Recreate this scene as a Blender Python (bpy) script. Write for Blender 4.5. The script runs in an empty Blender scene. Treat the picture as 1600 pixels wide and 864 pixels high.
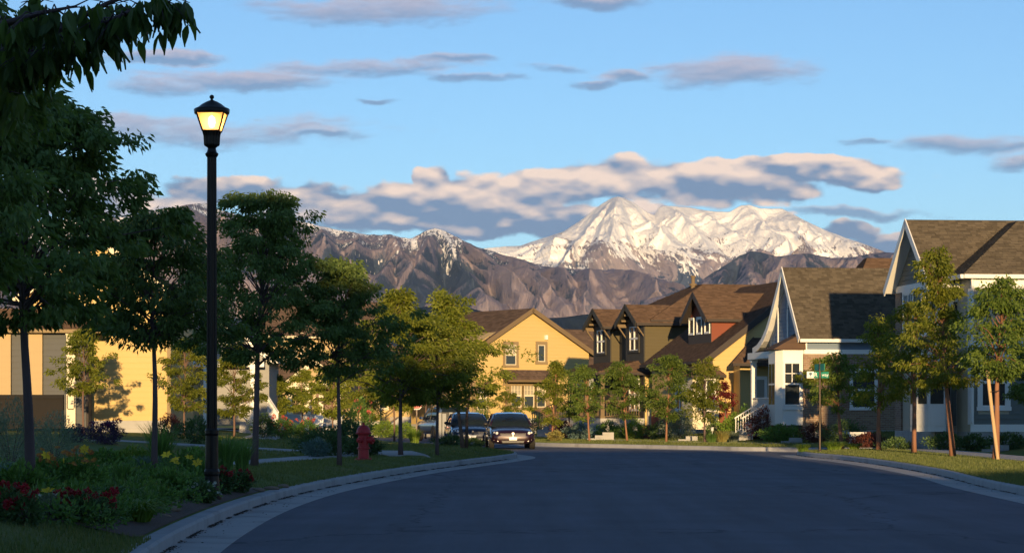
import bpy, math, random
import numpy as np
from mathutils import Vector, Matrix
R = math.radians
S = bpy.context.scene
COL = S.collection
random.seed(7); rng = np.random.default_rng(7)

# ------------------------------------------------------------------ camera
F = 4000.0            # focal length in picture pixels (picture 1600 wide)
CX, HY, EYE = 800.0, 643.0, 1.5
cam = bpy.data.cameras.new('camera'); camo = bpy.data.objects.new('camera', cam); COL.objects.link(camo)
cam.sensor_width = 36; cam.lens = F / 1600 * 36; cam.shift_y = (HY - 432) / 1600
cam.clip_start = .5; cam.clip_end = 60000
camo.location = (0, 0, EYE); camo.rotation_euler = (R(90), 0, 0)
S.camera = camo
S.view_settings.view_transform = 'Standard'; S.view_settings.look = 'None'
S.view_settings.exposure = 0.98; S.view_settings.gamma = 1
S.render.resolution_x = 1024; S.render.resolution_y = 552
S.cycles.use_denoising = True
S.cycles.max_bounces = 6; S.cycles.transparent_max_bounces = 12; S.cycles.volume_bounces = 0
S.cycles.sample_clamp_indirect = 4

# ------------------------------------------------------------------ sun
SUN_AZ, SUN_EL = R(2.5), R(6.5)      # behind the camera, a little to the right
sun = bpy.data.lights.new('sun', 'SUN'); sun.energy = 3.5; sun.angle = R(.5); sun.color = (1.0, .69, .34)
suno = bpy.data.objects.new('sun', sun); COL.objects.link(suno)
SD = Vector((-math.sin(SUN_AZ) * math.cos(SUN_EL), math.cos(SUN_AZ) * math.cos(SUN_EL), -math.sin(SUN_EL)))
suno.rotation_euler = SD.to_track_quat('-Z', 'Y').to_euler()

# ------------------------------------------------------------------ sky
def nn(nt, t, **kw):
    n = nt.nodes.new(t)
    for k, v in kw.items(): setattr(n, k, v)
    return n
class NT:
    """tiny node-graph writer: numbers or sockets in, socket out"""
    def __init__(s, nt): s.nt = nt
    def put(s, sock, v):
        if isinstance(v, bpy.types.NodeSocket): s.nt.links.new(v, sock)
        elif v is not None: sock.default_value = v
    def m(s, op, a, b=None, c=None, clamp=False):
        n = nn(s.nt, 'ShaderNodeMath', operation=op, use_clamp=clamp)
        for i, v in enumerate((a, b, c)):
            if v is not None: s.put(n.inputs[i], v)
        return n.outputs[0]
    def vec(s, x, y, z):
        n = nn(s.nt, 'ShaderNodeCombineXYZ')
        for i, v in enumerate((x, y, z)): s.put(n.inputs[i], v)
        return n.outputs[0]
    def sep(s, v):
        n = nn(s.nt, 'ShaderNodeSeparateXYZ'); s.put(n.inputs[0], v); return n.outputs
    def vm(s, op, a, b):
        n = nn(s.nt, 'ShaderNodeVectorMath', operation=op); s.put(n.inputs[0], a); s.put(n.inputs[1], b); return n.outputs[0]
    def noise(s, v, scale=1, detail=4, rough=.55, dist=0, color=False):
        n = nn(s.nt, 'ShaderNodeTexNoise'); s.put(n.inputs['Vector'], v)
        n.inputs['Scale'].default_value = scale; n.inputs['Detail'].default_value = detail
        n.inputs['Roughness'].default_value = rough; n.inputs['Distortion'].default_value = dist
        return n.outputs['Color' if color else 'Fac']
    def ss(s, v, a, b):          # smoothstep
        n = nn(s.nt, 'ShaderNodeMapRange', interpolation_type='SMOOTHSTEP')
        s.put(n.inputs[0], v); n.inputs[1].default_value = a; n.inputs[2].default_value = b
        return n.outputs[0]
    def mix(s, f, a, b, mode='MIX'):
        n = nn(s.nt, 'ShaderNodeMix', data_type='RGBA', blend_type=mode)
        s.put(n.inputs[0], f)
        for i, v in ((6, a), (7, b)):
            if not isinstance(v, bpy.types.NodeSocket): v = tuple(v) + (1,) if len(v) == 3 else v
            s.put(n.inputs[i], v)
        return n.outputs[2]

world = bpy.data.worlds.new('World'); S.world = world; world.use_nodes = True
wn = world.node_tree; N = NT(wn)
sk = nn(wn, 'ShaderNodeTexSky', sky_type='NISHITA', sun_disc=False)
sk.sun_elevation = SUN_EL; sk.sun_rotation = math.pi - SUN_AZ
sk.air_density = .85; sk.dust_density = .12; sk.ozone_density = 2.5; sk.altitude = 1400
tc = nn(wn, 'ShaderNodeTexCoord')
dx, dy, dz = N.sep(tc.outputs['Generated'])[:3]
az = N.m('ARCTAN2', dx, dy)                       # 0 straight ahead, + to the right
el = N.m('ARCSINE', dz)
# cloud layer, all round the sky: thin flat streaks higher up, a cumulus bank low on the horizon
px = N.m('MULTIPLY_ADD', az, 4000, 800)           # bearings written in 1/4000 rad
py = N.m('MULTIPLY_ADD', el, -4000, 643)
P = N.vec(N.m('MULTIPLY', px, .001), N.m('MULTIPLY', py, .001), 0)
warp = N.noise(P, 9, 5, .6, 0, True)
wx, wy, wz = N.sep(warp)[:3]
qx = N.m('ADD', px, N.m('MULTIPLY_ADD', wx, 90, -45))
qy = N.m('ADD', py, N.m('MULTIPLY_ADD', wy, 44, -22))
def blobs(items, dy_=0.0):
    out = None; Q = N.vec(qx, N.m('ADD', qy, dy_), 0)
    for (bx, by, rx, ry, k) in items:
        a = N.vm('MULTIPLY', N.vm('SUBTRACT', Q, (bx, by, 0)), (1 / rx, 1 / ry, 0))
        d = nn(wn, 'ShaderNodeVectorMath', operation='DOT_PRODUCT'); wn.links.new(a, d.inputs[0]); wn.links.new(a, d.inputs[1])
        v = d.outputs['Value']
        out = v if out is None else N.m('SMOOTH_MIN', out, v, k)
    return N.m('MAXIMUM', N.m('SUBTRACT', 1, out), -4.0)
streaks = [(370, 130, 170, 16, .2), (560, 112, 170, 15, .2), (690, 100, 80, 9, .2), (255, 142, 70, 18, .1), (260, 100, 100, 11, .1), (600, 22, 190, 22, .1), (735, 128, 75, 7, .1),
           (1140, 118, 130, 24, .1), (980, 126, 50, 10, .1), (930, 136, 40, 7, .1), (870, 112, 55, 8, .1), (270, 210, 300, 24, .1), (500, 218, 75, 7, .1),
           (1520, 232, 150, 14, .1), (1590, 258, 50, 14, .1), (1350, 228, 50, 6, .1), (590, 160, 34, 5, .1), (940, 8, 80, 12, .1), (1340, 337, 110, 8, .2)]
bank = [(660, 322, 210, 32, .3), (520, 310, 75, 24, .3), (682, 284, 30, 20, .2), (800, 305, 130, 34, .3), (880, 284, 110, 28, .3), (960, 278, 150, 30, .3), (1100, 298, 150, 34, .3),
        (1200, 262, 130, 16, .2), (1300, 280, 130, 24, .3), (330, 302, 120, 26, .3), (800, 345, 330, 24, .3), (1330, 366, 50, 18, .3), (1390, 385, 110, 22, .3),
        (150, 320, 190, 30, .3), (1560, 400, 160, 26, .3), (1200, 305, 90, 22, .2)]
s1 = blobs(streaks); s1u = blobs(streaks, 9.0); s2 = blobs(bank); s2u = blobs(bank, 14.0)
fine = N.noise(N.vec(N.m('MULTIPLY', px, .006), N.m('MULTIPLY', py, .022), 3.1), 1.2, 6, .62)
fine2 = N.noise(N.vec(N.m('MULTIPLY', px, .006), N.m('MULTIPLY_ADD', py, .022, .12), 3.1), 1.2, 6, .62)
def billow(v):
    n = nn(wn, 'ShaderNodeTexVoronoi', feature='SMOOTH_F1'); N.put(n.inputs['Vector'], v); n.inputs['Scale'].default_value = 1.7; n.inputs['Smoothness'].default_value = .5
    n.inputs['Detail'].default_value = 2; n.inputs['Roughness'].default_value = .5
    return N.m('ADD', N.m('MULTIPLY', N.noise(v, 1.0, 6, .6), .62), N.m('MULTIPLY_ADD', n.outputs['Distance'], -.55, .45))
puff = billow(N.vec(N.m('MULTIPLY', px, .0062), N.m('MULTIPLY', py, .0135), 8.1))
puff2 = billow(N.vec(N.m('MULTIPLY_ADD', px, .0062, .05), N.m('MULTIPLY_ADD', py, .0135, -.2), 8.1))
skyc = N.mix(1.0, sk.outputs[0], (.090, .0915, .0945), 'MULTIPLY')
wisp = N.noise(N.vec(N.m('MULTIPLY', px, .017), N.m('MULTIPLY', py, .085), 5.7), 1.0, 5, .65, .4)
c1 = N.ss(N.m('ADD', N.m('ADD', s1, N.m('MULTIPLY_ADD', wisp, 1.8, -.9)), N.m('MULTIPLY_ADD', fine, 3.2, -1.2)), -.2, 1.5)
c2 = N.ss(N.m('ADD', s2, N.m('MULTIPLY_ADD', puff, 2.3, -.42)), -.02, .5)
lit2 = N.m('ADD', N.m('MULTIPLY', N.m('SUBTRACT', puff, puff2), 2.9), N.m('ADD', N.m('MULTIPLY', N.m('SUBTRACT', s2u, s2), .35), N.m('MULTIPLY_ADD', N.m('SUBTRACT', py, 305), -.006, .40)), clamp=True)
lit1 = N.m('ADD', 0.66, N.m('ADD', N.m('MULTIPLY', N.m('SUBTRACT', s1u, s1), .75), N.m('MULTIPLY', N.m('SUBTRACT', fine2, fine), 2.0)), clamp=True)
col1 = N.mix(lit1, (.108, .153, .242), (.315, .262, .285))
col2 = N.mix(lit2, (.106, .153, .236), (.57, .43, .34))
sky = N.mix(N.m('MULTIPLY', c1, .76), skyc, col1)
sky = N.mix(N.m('MULTIPLY', c2, .95), sky, col2)
# beyond the framed part of the sky the same kinds of cloud go on at random
far = N.m('MAXIMUM', N.ss(N.m('ABSOLUTE', az), .26, .4), N.ss(el, .17, .25))
gen = N.noise(N.vec(N.m('MULTIPLY', az, 2.2), N.m('MULTIPLY', el, 13), 1.7), 1.6, 4, .6)
gs = N.m('MULTIPLY', N.ss(gen, .54, .72), N.m('SUBTRACT', 1, N.ss(el, .25, .8)))
sky2 = N.mix(N.m('MULTIPLY', N.m('MULTIPLY', gs, far), .8), skyc, N.mix(N.ss(gen, .55, .75), (.34, .285, .315), (.15, .2, .3)))
bg = wn.nodes['Background']; wn.links.new(sky, bg.inputs[0]); bg.inputs[1].default_value = 1.0   # the sky texture itself is scaled by about 0.1 above
bg2 = nn(wn, 'ShaderNodeBackground'); wn.links.new(sky2, bg2.inputs[0]); bg2.inputs[1].default_value = 1.0
zone = N.m('MULTIPLY', N.m('LESS_THAN', N.m('ABSOLUTE', az), .26), N.m('LESS_THAN', N.m('ABSOLUTE', el), .172))
wm = nn(wn, 'ShaderNodeMixShader'); wn.links.new(zone, wm.inputs[0]); wn.links.new(bg2.outputs[0], wm.inputs[1]); wn.links.new(bg.outputs[0], wm.inputs[2])
wn.links.new(wm.outputs[0], wn.nodes['World Output'].inputs[0])
world.cycles.sampling_method = 'MANUAL'; world.cycles.sample_map_resolution = 512

# ------------------------------------------------------------------ mesh helpers
def tag(o, label=None, cat=None, group=None, kind=None):
    if label: o['label'] = label
    if cat: o['category'] = cat
    if group: o['group'] = group
    if kind: o['kind'] = kind
    return o
def empty(name, loc=(0, 0, 0), rz=0, **kw):
    o = bpy.data.objects.new(name, None); COL.objects.link(o); o.location = loc; o.rotation_euler = (0, 0, rz)
    o.empty_display_size = .2
    return tag(o, **kw)
def meshobj(name, me, parent=None, **kw):
    o = bpy.data.objects.new(name, me); COL.objects.link(o)
    if parent: o.parent = parent
    return tag(o, **kw)
def fast_mesh(name, verts, tris, mat, smooth=False, k=3):
    verts = np.asarray(verts, np.float32).reshape(-1, 3); tris = np.asarray(tris, np.int32).reshape(-1, k)
    me = bpy.data.meshes.new(name)
    me.vertices.add(len(verts)); me.vertices.foreach_set('co', verts.ravel())
    me.loops.add(tris.size); me.loops.foreach_set('vertex_index', tris.ravel())
    me.polygons.add(len(tris)); me.polygons.foreach_set('loop_start', np.arange(0, tris.size, k, dtype=np.int32))
    if smooth: me.polygons.foreach_set('use_smooth', np.ones(len(tris), bool))
    me.update(calc_edges=True)
    if mat: me.materials.append(mat)
    return me
class MB:
    def __init__(s): s.v = []; s.f = []; s.off = Vector((0, 0, 0))
    def add(s, vs, fs):
        n = len(s.v); s.v += [tuple(x) for x in vs]; s.f += [tuple(i + n for i in f) for f in fs]; return s
    def box(s, x0, x1, y0, y1, z0, z1):
        return s.add([(x0, y0, z0), (x1, y0, z0), (x1, y1, z0), (x0, y1, z0), (x0, y0, z1), (x1, y0, z1), (x1, y1, z1), (x0, y1, z1)],
                     [(0, 3, 2, 1), (4, 5, 6, 7), (0, 1, 5, 4), (1, 2, 6, 5), (2, 3, 7, 6), (3, 0, 4, 7)])
    def extr(s, pts, vec):
        n = len(pts); vec = Vector(vec); a = [Vector(p) for p in pts]; b = [p + vec for p in a]
        return s.add(a + b, [tuple(range(n - 1, -1, -1)), tuple(range(n, 2 * n))] + [(i, (i + 1) % n, (i + 1) % n + n, i + n) for i in range(n)])
    def beam(s, p, q, up, w, h):
        """bar from p to q; h along up, w across, centred on the line's top edge"""
        p = Vector(p); q = Vector(q); up = Vector(up).normalized(); d = (q - p).normalized(); sd = d.cross(up).normalized() * (w / 2)
        return s.extr([p - sd, p + sd, p + sd - up * h, p - sd - up * h], q - p)
    def tube(s, pts, rad, n=6, cap=True):
        pts = [Vector(p) for p in pts]
        if not hasattr(rad, '__len__'): rad = [rad] * len(pts)
        rings = []; prev = None
        for i, p in enumerate(pts):
            d = (pts[min(i + 1, len(pts) - 1)] - pts[max(i - 1, 0)])
            d = d.normalized() if d.length > 1e-9 else Vector((0, 0, 1))
            if prev is None: a = d.orthogonal().normalized()
            else:
                a = prev - d * prev.dot(d); a = a.normalized() if a.length > 1e-6 else d.orthogonal().normalized()
            prev = a; b = d.cross(a)
            rings.append([p + (a * math.cos(2 * math.pi * k / n) + b * math.sin(2 * math.pi * k / n)) * rad[i] for k in range(n)])
        vs = [v for r in rings for v in r]; fs = []
        for i in range(len(rings) - 1):
            for k in range(n):
                fs.append((i * n + k, i * n + (k + 1) % n, (i + 1) * n + (k + 1) % n, (i + 1) * n + k))
        if cap: fs += [tuple(range(n - 1, -1, -1)), tuple(range((len(rings) - 1) * n, len(rings) * n))]
        return s.add(vs, fs)
    def lathe(s, prof, n=16, c=(0, 0, 0), axis='z', flute=0, nf=0):
        vs = []; fs = []
        for (r, z) in prof:
            for k in range(n):
                a = 2 * math.pi * k / n; rr = r * (1 - flute * (k % 2)) if flute else r
                x, y = rr * math.cos(a), rr * math.sin(a)
                p = (x, y, z) if axis == 'z' else ((z, x, y) if axis == 'x' else (x, z, y))
                vs.append((p[0] + c[0], p[1] + c[1], p[2] + c[2]))
        m = len(prof)
        for i in range(m - 1):
            for k in range(n): fs.append((i * n + k, i * n + (k + 1) % n, (i + 1) * n + (k + 1) % n, (i + 1) * n + k))
        fs += [tuple(range(n - 1, -1, -1)), tuple(range((m - 1) * n, m * n))]
        return s.add(vs, fs)
    def mesh(s, name, mat, smooth=False):
        me = bpy.data.meshes.new(name); me.from_pydata(s.v, [], s.f)
        if mat: me.materials.append(mat)
        if smooth: me.polygons.foreach_set('use_smooth', np.ones(len(me.polygons), bool))
        me.update(); return me
    def build(s, name, mat, parent=None, smooth=False, **kw):
        return meshobj(name, s.mesh(name, mat, smooth), parent, **kw)
def copy_tree(o, parent=None):
    c = o.copy(); COL.objects.link(c); c.parent = parent
    for ch in o.children: copy_tree(ch, c)
    return c

# ------------------------------------------------------------------ materials
def pm(name, col, rough=.75, var=.18, vs=2.0, bump=0, bs=25, island=0, metal=0, spec=.4, stain=None, sc=.6, stretch=(1, 1, 1), coord='Object', bd=.02):
    m = bpy.data.materials.new(name); m.use_nodes = True; t = m.node_tree; n = NT(t); b = t.nodes['Principled BSDF']
    tcn = nn(t, 'ShaderNodeTexCoord'); v = n.vm('MULTIPLY', tcn.outputs['Object' if coord == 'Position' else coord], stretch)
    if coord == 'Position':
        g = nn(t, 'ShaderNodeNewGeometry'); v = n.vm('MULTIPLY', g.outputs['Position'], stretch)
    f = n.noise(v, vs, 5, .6)
    k = n.m('MULTIPLY_ADD', f, 2 * var, 1 - var)
    if island:
        g = nn(t, 'ShaderNodeNewGeometry'); k = n.m('MULTIPLY', k, n.m('MULTIPLY_ADD', g.outputs['Random Per Island'], 2 * island, 1 - island))
    c = n.mix(1.0, col, n.vec(k, k, k), 'MULTIPLY')
    if stain:
        c = n.mix(n.ss(n.noise(v, sc, 6, .65), .48, .72), c, stain)
    t.links.new(c, b.inputs['Base Color'])
    b.inputs['Roughness'].default_value = rough; b.inputs['Metallic'].default_value = metal; b.inputs['Specular IOR Level'].default_value = spec
    if bump:
        bn = nn(t, 'ShaderNodeBump'); bn.inputs['Strength'].default_value = bump; bn.inputs['Distance'].default_value = bd
        t.links.new(n.noise(v, bs, 4, .65), bn.inputs['Height']); t.links.new(bn.outputs[0], b.inputs['Normal'])
    return m
def leafmat(name, col, alt=None, trans=.35, rough=.5, mixk=.5):
    m = bpy.data.materials.new(name); m.use_nodes = True; t = m.node_tree; n = NT(t)
    b = t.nodes['Principled BSDF']; out = t.nodes['Material Output']
    g = nn(t, 'ShaderNodeNewGeometry'); r = g.outputs['Random Per Island']
    oi = nn(t, 'ShaderNodeObjectInfo')
    alt = alt or tuple(x * 1.7 for x in col)
    big = n.noise(g.outputs['Position'], 1.3, 2, .5)
    c = n.mix(n.m('MULTIPLY', n.m('ADD', n.m('POWER', r, 1.6), n.m('MULTIPLY_ADD', big, 1.2, -.6), clamp=True), mixk * 2), col, alt)
    k = n.m('MULTIPLY_ADD', oi.outputs['Random'], .3, .85)
    c = n.mix(1.0, c, n.vec(k, k, n.m('MULTIPLY', k, .95)), 'MULTIPLY')
    t.links.new(c, b.inputs['Base Color']); b.inputs['Roughness'].default_value = rough; b.inputs['Specular IOR Level'].default_value = .35
    tr = nn(t, 'ShaderNodeBsdfTranslucent'); c2 = n.mix(1.0, c, (1.3, 1.35, .6), 'MULTIPLY'); t.links.new(c2, tr.inputs[0])
    ms = nn(t, 'ShaderNodeMixShader'); ms.inputs[0].default_value = trans
    t.links.new(b.outputs[0], ms.inputs[1]); t.links.new(tr.outputs[0], ms.inputs[2]); t.links.new(ms.outputs[0], out.inputs[0])
    return m
M = {}
M['glass'] = pm('window_glass', (.025, .03, .035), .06, .1, spec=.9)
M['white'] = pm('white_paint', (.78, .77, .73), .5, .05, 1.5)
M['concrete'] = pm('concrete', (.39, .385, .375), .85, .18, 1.2, .35, 60, stain=(.25, .245, .24), sc=.9, coord='Position')
M['kerb'] = pm('kerb_concrete', (.37, .375, .385), .85, .2, 2.5, .5, 45, stain=(.25, .25, .25), sc=.8, stretch=(1, 1, .4), coord='Position')
M['bark'] = pm('bark', (.16, .095, .07), .85, .3, 6, .8, 14, stretch=(1, 1, .25))
M['bark_red'] = pm('bark_reddish', (.27, .13, .075), .8, .25, 6, .6, 14, stretch=(1, 1, .3))
M['bark_grey'] = pm('bark_grey', (.13, .085, .08), .85, .3, 6, .8, 14, stretch=(1, 1, .25))
M['dark_metal'] = pm('dark_bronze_metal', (.03, .022, .018), .38, .2, 8, metal=.6)

# ------------------------------------------------------------------ terrain
def hermite(xs, ys):
    xs = np.array(xs, float); ys = np.array(ys, float); h = np.diff(xs); dl = np.diff(ys) / h
    m = np.zeros_like(xs); m[0] = dl[0]; m[-1] = dl[-1]
    m[1:-1] = (dl[:-1] * h[1:] + dl[1:] * h[:-1]) / (h[1:] + h[:-1])
    def f(x):
        x = np.clip(x, xs[0], xs[-1]); i = np.clip(np.searchsorted(xs, x) - 1, 0, len(h) - 1); t = (x - xs[i]) / h[i]
        return ((1 + 2 * t) * (1 - t) ** 2 * ys[i] + t * (1 - t) ** 2 * h[i] * m[i] + t * t * (3 - 2 * t) * ys[i + 1] + t * t * (t - 1) * h[i] * m[i + 1])
    return f
KL = hermite([-30, 5, 15, 24.4, 33, 40, 47.4, 54.5, 63.5, 73, 79, 83, 86.5, 91, 96, 103, 114, 128, 145, 165, 230],
             [2.0, -1.0, -2.55, -3.53, -3.92, -4.0, -3.79, -3.27, -2.38, -1.1, -.25, .15, .05, -.75, -1.9, -3.3, -5.2, -7.4, -10.4, -15.5, -38])
KR = hermite([-30, 20, 45.6, 50.2, 59.3, 66.7, 78.7, 86, 88.2, 89.5], [7.5, 8.3, 9.1, 9.3, 9.95, 10.2, 10.15, 9.75, 10.0, 11.2])
KF = hermite([95.5, 96.5, 100, 104, 110, 122, 135, 150, 170, 230], [11.5, 9.9, 7.6, 5.3, 1.6, .2, -1.4, -3.9, -9.5, -31])
def sm(a, b, x): t = np.clip((x - a) / (b - a), 0, 1); return t * t * (3 - 2 * t)
def z_left(d, Y): return .15 + .12 * sm(0, 1.2, d) + .2 * sm(.3, 2.5, d) * (1 - sm(42, 56, Y)) + .35 * sm(4, 16, d) + .25 * sm(60, 130, Y) * sm(2, 8, d)
def z_right(d): return .15 + .06 * sm(0, 2, d) + .5 * sm(4.8, 10, d)
def z_far(d): return .15 + .08 * sm(0, 1.5, d) + .45 * sm(3.3, 6.5, d) + .2 * sm(6, 14, d)
def terrain(X, Y):
    if X < KL(Y): return float(z_left(KL(Y) - X, Y))
    if Y < 89.5:
        if X > KR(Y): return float(z_right(X - KR(Y)))
    elif Y > 95.5 and X > KF(Y): return float(z_far(min((X - KF(Y)) * .6, Y - 95.5)))
    return 0.0
def place(px, py, dz=0.0):
    """where the sight line through a picture point meets the ground"""
    ax = (px - CX) / F; az_ = -(py - HY) / F; Y = 12.0; step = .05
    while Y < 240:
        if EYE + az_ * Y <= terrain(ax * Y, Y) + dz: break
        Y += step
    return Vector((ax * Y, Y, terrain(ax * Y, Y)))
def at(px, py, Y): return Vector(((px - CX) / F * Y, Y, EYE - (py - HY) / F * Y))
# ------------------------------------------------------------------ ground, road, kerbs, pavements
def grassmat(name, a, b, dry):
    m = bpy.data.materials.new(name); m.use_nodes = True; t = m.node_tree; n = NT(t); p = t.nodes['Principled BSDF']
    g = nn(t, 'ShaderNodeNewGeometry'); v = g.outputs['Position']
    c = n.mix(n.ss(n.noise(v, 1.1, 5, .65), .35, .65), a, b)
    c = n.mix(n.m('MULTIPLY', n.ss(n.noise(v, .33, 4, .6), .5, .72), .7), c, dry)
    k = n.m('MULTIPLY_ADD', n.noise(v, 38, 3, .7), 1.1, .45)
    c = n.mix(1.0, c, n.vec(k, k, k), 'MULTIPLY'); t.links.new(c, p.inputs['Base Color'])
    p.inputs['Roughness'].default_value = .9; p.inputs['Specular IOR Level'].default_value = .1
    bn = nn(t, 'ShaderNodeBump'); bn.inputs['Strength'].default_value = .5; bn.inputs['Distance'].default_value = .03
    t.links.new(n.noise(v, 30, 4, .7), bn.inputs['Height']); t.links.new(bn.outputs[0], p.inputs['Normal'])
    return m
M['lawn'] = grassmat('lawn_grass', (.105, .14, .034), (.15, .185, .045), (.20, .18, .062))
M['valley'] = grassmat('valley_ground', (.05, .06, .03), (.07, .07, .04), (.10, .09, .05))
def asphaltmat():
    m = bpy.data.materials.new('asphalt'); m.use_nodes = True; t = m.node_tree; n = NT(t); p = t.nodes['Principled BSDF']
    g = nn(t, 'ShaderNodeNewGeometry'); v = g.outputs['Position']
    f = n.noise(v, .35, 6, .6); k = n.m('MULTIPLY_ADD', f, .8, .6)
    st = n.noise(n.vm('MULTIPLY', v, (1.6, .09, 1)), 1.0, 5, .6); k = n.m('MULTIPLY', k, n.m('MULTIPLY_ADD', st, .9, .55))
    sp = n.noise(v, 60, 3, .75); k = n.m('MULTIPLY', k, n.m('MULTIPLY_ADD', sp, .9, .55))
    c = n.mix(1.0, (.108, .119, .148), n.vec(k, k, k), 'MULTIPLY')
    vo = nn(t, 'ShaderNodeTexVoronoi', feature='DISTANCE_TO_EDGE'); t.links.new(n.vm('ADD', n.vm('MULTIPLY', v, (.13, .05, .1)), n.vm('MULTIPLY', n.noise(v, .8, 5, .6, 0, True), (.22, .22, 0))), vo.inputs['Vector'])
    vo.inputs['Scale'].default_value = 1
    crack = n.m('SUBTRACT', 1, n.ss(vo.outputs['Distance'], .0, .006))
    c = n.mix(n.m('MULTIPLY', crack, .65), c, (.02, .02, .022))
    t.links.new(c, p.inputs['Base Color']); p.inputs['Roughness'].default_value = .82; p.inputs['Specular IOR Level'].default_value = .3
    bn = nn(t, 'ShaderNodeBump'); bn.inputs['Strength'].default_value = .6; bn.inputs['Distance'].default_value = .02
    t.links.new(sp, bn.inputs['Height']); t.links.new(bn.outputs[0], p.inputs['Normal'])
    return m
M['asphalt'] = asphaltmat()
def grid_obj(name, rows, mat, **kw):
    """rows: list of equally long lists of points"""
    n = len(rows[0]); vs = [p for r in rows for p in r]
    q = [(i * n + k, i * n + k + 1, (i + 1) * n + k + 1, (i + 1) * n + k) for i in range(len(rows) - 1) for k in range(n - 1)]
    return meshobj(name, fast_mesh(name, vs, q, mat, True, 4), **kw)
G = 26000.0
MB().add([(-G, -3000, -.06), (G, -3000, -.06), (G, G, -.06), (-G, G, -.06)], [(0, 1, 2, 3)]).build('ground', M['valley'], kind='structure')
MB().add([(-60, -60, 0), (60, -60, 0), (60, 240, 0), (-60, 240, 0)], [(0, 1, 2, 3)]).build('road', M['asphalt'], kind='structure')
Ys = np.concatenate([np.arange(-30, 20, 2.0), np.arange(20, 100, .5), np.arange(100, 231, 1.5)])
dl = [0.22, .5, .8, 1.1, 1.5, 2, 2.6, 3.3, 4.2, 5.5, 7, 9, 12, 16, 22, 32, 50, 80]
wob = lambda x, y: .03 * math.sin(x * 1.7 + y * .8) * math.sin(y * .9 - x * .3)
grid_obj('lawn', [[(KL(y) - d, y, z_left(d, y) + (wob(KL(y) - d, y) if d > .3 else 0)) for d in dl] for y in Ys], M['lawn'], kind='structure')
Yr = [y for y in Ys if y < 87.5] + [88.0, 88.6, 89.2]
grid_obj('lawn', [[(KR(y) + d, y, z_right(d) + (.5 * wob(KR(y) + d, y) if .3 < d < 3 or d > 5 else 0)) for d in dl] for y in Yr], M['lawn'], kind='structure')
Yf = [95.8, 96.2, 96.6] + [y for y in Ys if y >= 97]
grid_obj('lawn', [[(KF(y) + d * 1.4, y, z_far(min(d * 1.4 * .6, y - 95.5)) + (wob(KF(y) + d, y) * .6 if d > .3 else 0)) for d in [.22 / .6] + dl[1:]] for y in Yf], M['lawn'], kind='structure')

def polyline(fn, y0, y1, step):
    pts = [Vector((float(fn(y)), y, 0)) for y in np.arange(y0, y1, .1)]
    out = [pts[0]]; acc = 0
    for a, b in zip(pts, pts[1:]):
        acc += (b - a).length
        if acc >= step: out.append(b); acc = 0
    return out
def kerb_run(name, pts, side, seg=9, gut=.6, ztop=.16):
    """kerb stones cast in lengths, and the gutter pan in front; side=+1: road on the right of travel"""
    root = empty(name, pts[0], kind='structure')
    def nrm(i):
        a = pts[max(i - 1, 0)]; b = pts[min(i + 1, len(pts) - 1)]; d = (b - a).normalized(); return Vector((d.y, -d.x, 0)) * side
    prof = [(.0, -.02), (.0, ztop - .03), (-.025, ztop), (-.24, ztop), (-.24, -.02)]     # x = towards the road
    gp = [(.0, -.02), (.0, .012), (gut, .004), (gut, -.02)]
    for nm, pr, mat, jt in (('kerb_stone', prof, M['kerb'], .005), ('gutter_slab', gp, M['concrete'], .005)):
        i = 0
        while i < len(pts) - 1:
            j = min(i + seg, len(pts) - 1); vs = []; n = len(pr); fs = []
            for q in range(i, j + 1):
                o = pts[q].copy(); w = nrm(q)
                if q == i: o += (pts[min(q + 1, len(pts) - 1)] - o).normalized() * jt
                if q == j: o -= (o - pts[max(q - 1, 0)]).normalized() * jt
                vs += [o + w * x + Vector((0, 0, z)) for x, z in pr]
            for a in range(j - i):
                for k in range(n): fs.append((a * n + k, a * n + (k + 1) % n, (a + 1) * n + (k + 1) % n, (a + 1) * n + k))
            fs += [tuple(range(n)), tuple(range((j - i) * n + n - 1, (j - i) * n - 1, -1))]
            mb = MB().add([v - pts[0] for v in vs], fs); mb.build(nm, mat, root)
            i = j
    return root
kerb_run('kerb', polyline(KL, 8, 165, .5), 1)
kerb_run('kerb', polyline(KR, 20, 89.4, .5), -1)
kf = [Vector((30 - i * .5, 95.5, 0)) for i in range(37)]
kerb_run('kerb', kf[:-1] + polyline(KF, 95.6, 165, .5), -1)
# footpaths: cast slabs that follow the ground
def path_slabs(name, pts, width, slab=1.2, lift=.03):
    root = empty(name, (0, 0, 0), kind='structure'); fine = []
    for a, b in zip(pts, pts[1:]):
        a = Vector((*a, 0)); b = Vector((*b, 0)); n = max(2, int((b - a).length / .1))
        fine += [a.lerp(b, k / n) for k in range(n)]
    for _ in range(12): fine = [fine[0]] + [(fine[i - 1] + fine[i] * 2 + fine[i + 1]) / 4 for i in range(1, len(fine) - 1)] + [fine[-1]]
    cut = [fine[0]]; acc = 0
    for a, b in zip(fine, fine[1:]):
        acc += (b - a).length
        if acc > slab: cut.append(b); acc = 0
    for i in range(len(cut) - 1):
        def edge(k):
            a = cut[max(k - 1, 0)]; b = cut[min(k + 1, len(cut) - 1)]; d = (b - a).normalized(); return Vector((d.y, -d.x, 0)) * width / 2
        j = (cut[i + 1] - cut[i]).normalized() * .01
        q = [cut[i] + j - edge(i), cut[i] + j + edge(i), cut[i + 1] - j + edge(i + 1), cut[i + 1] - j - edge(i + 1)]
        top = [Vector((p.x, p.y, terrain(p.x, p.y) + lift)) for p in q]
        MB().extr([p - Vector((0, 0, .12)) for p in top], (0, 0, .12)).build('paving_slab', M['concrete'], root)
    return root
P2 = lambda px, py: tuple(place(px, py)[:2])
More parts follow.
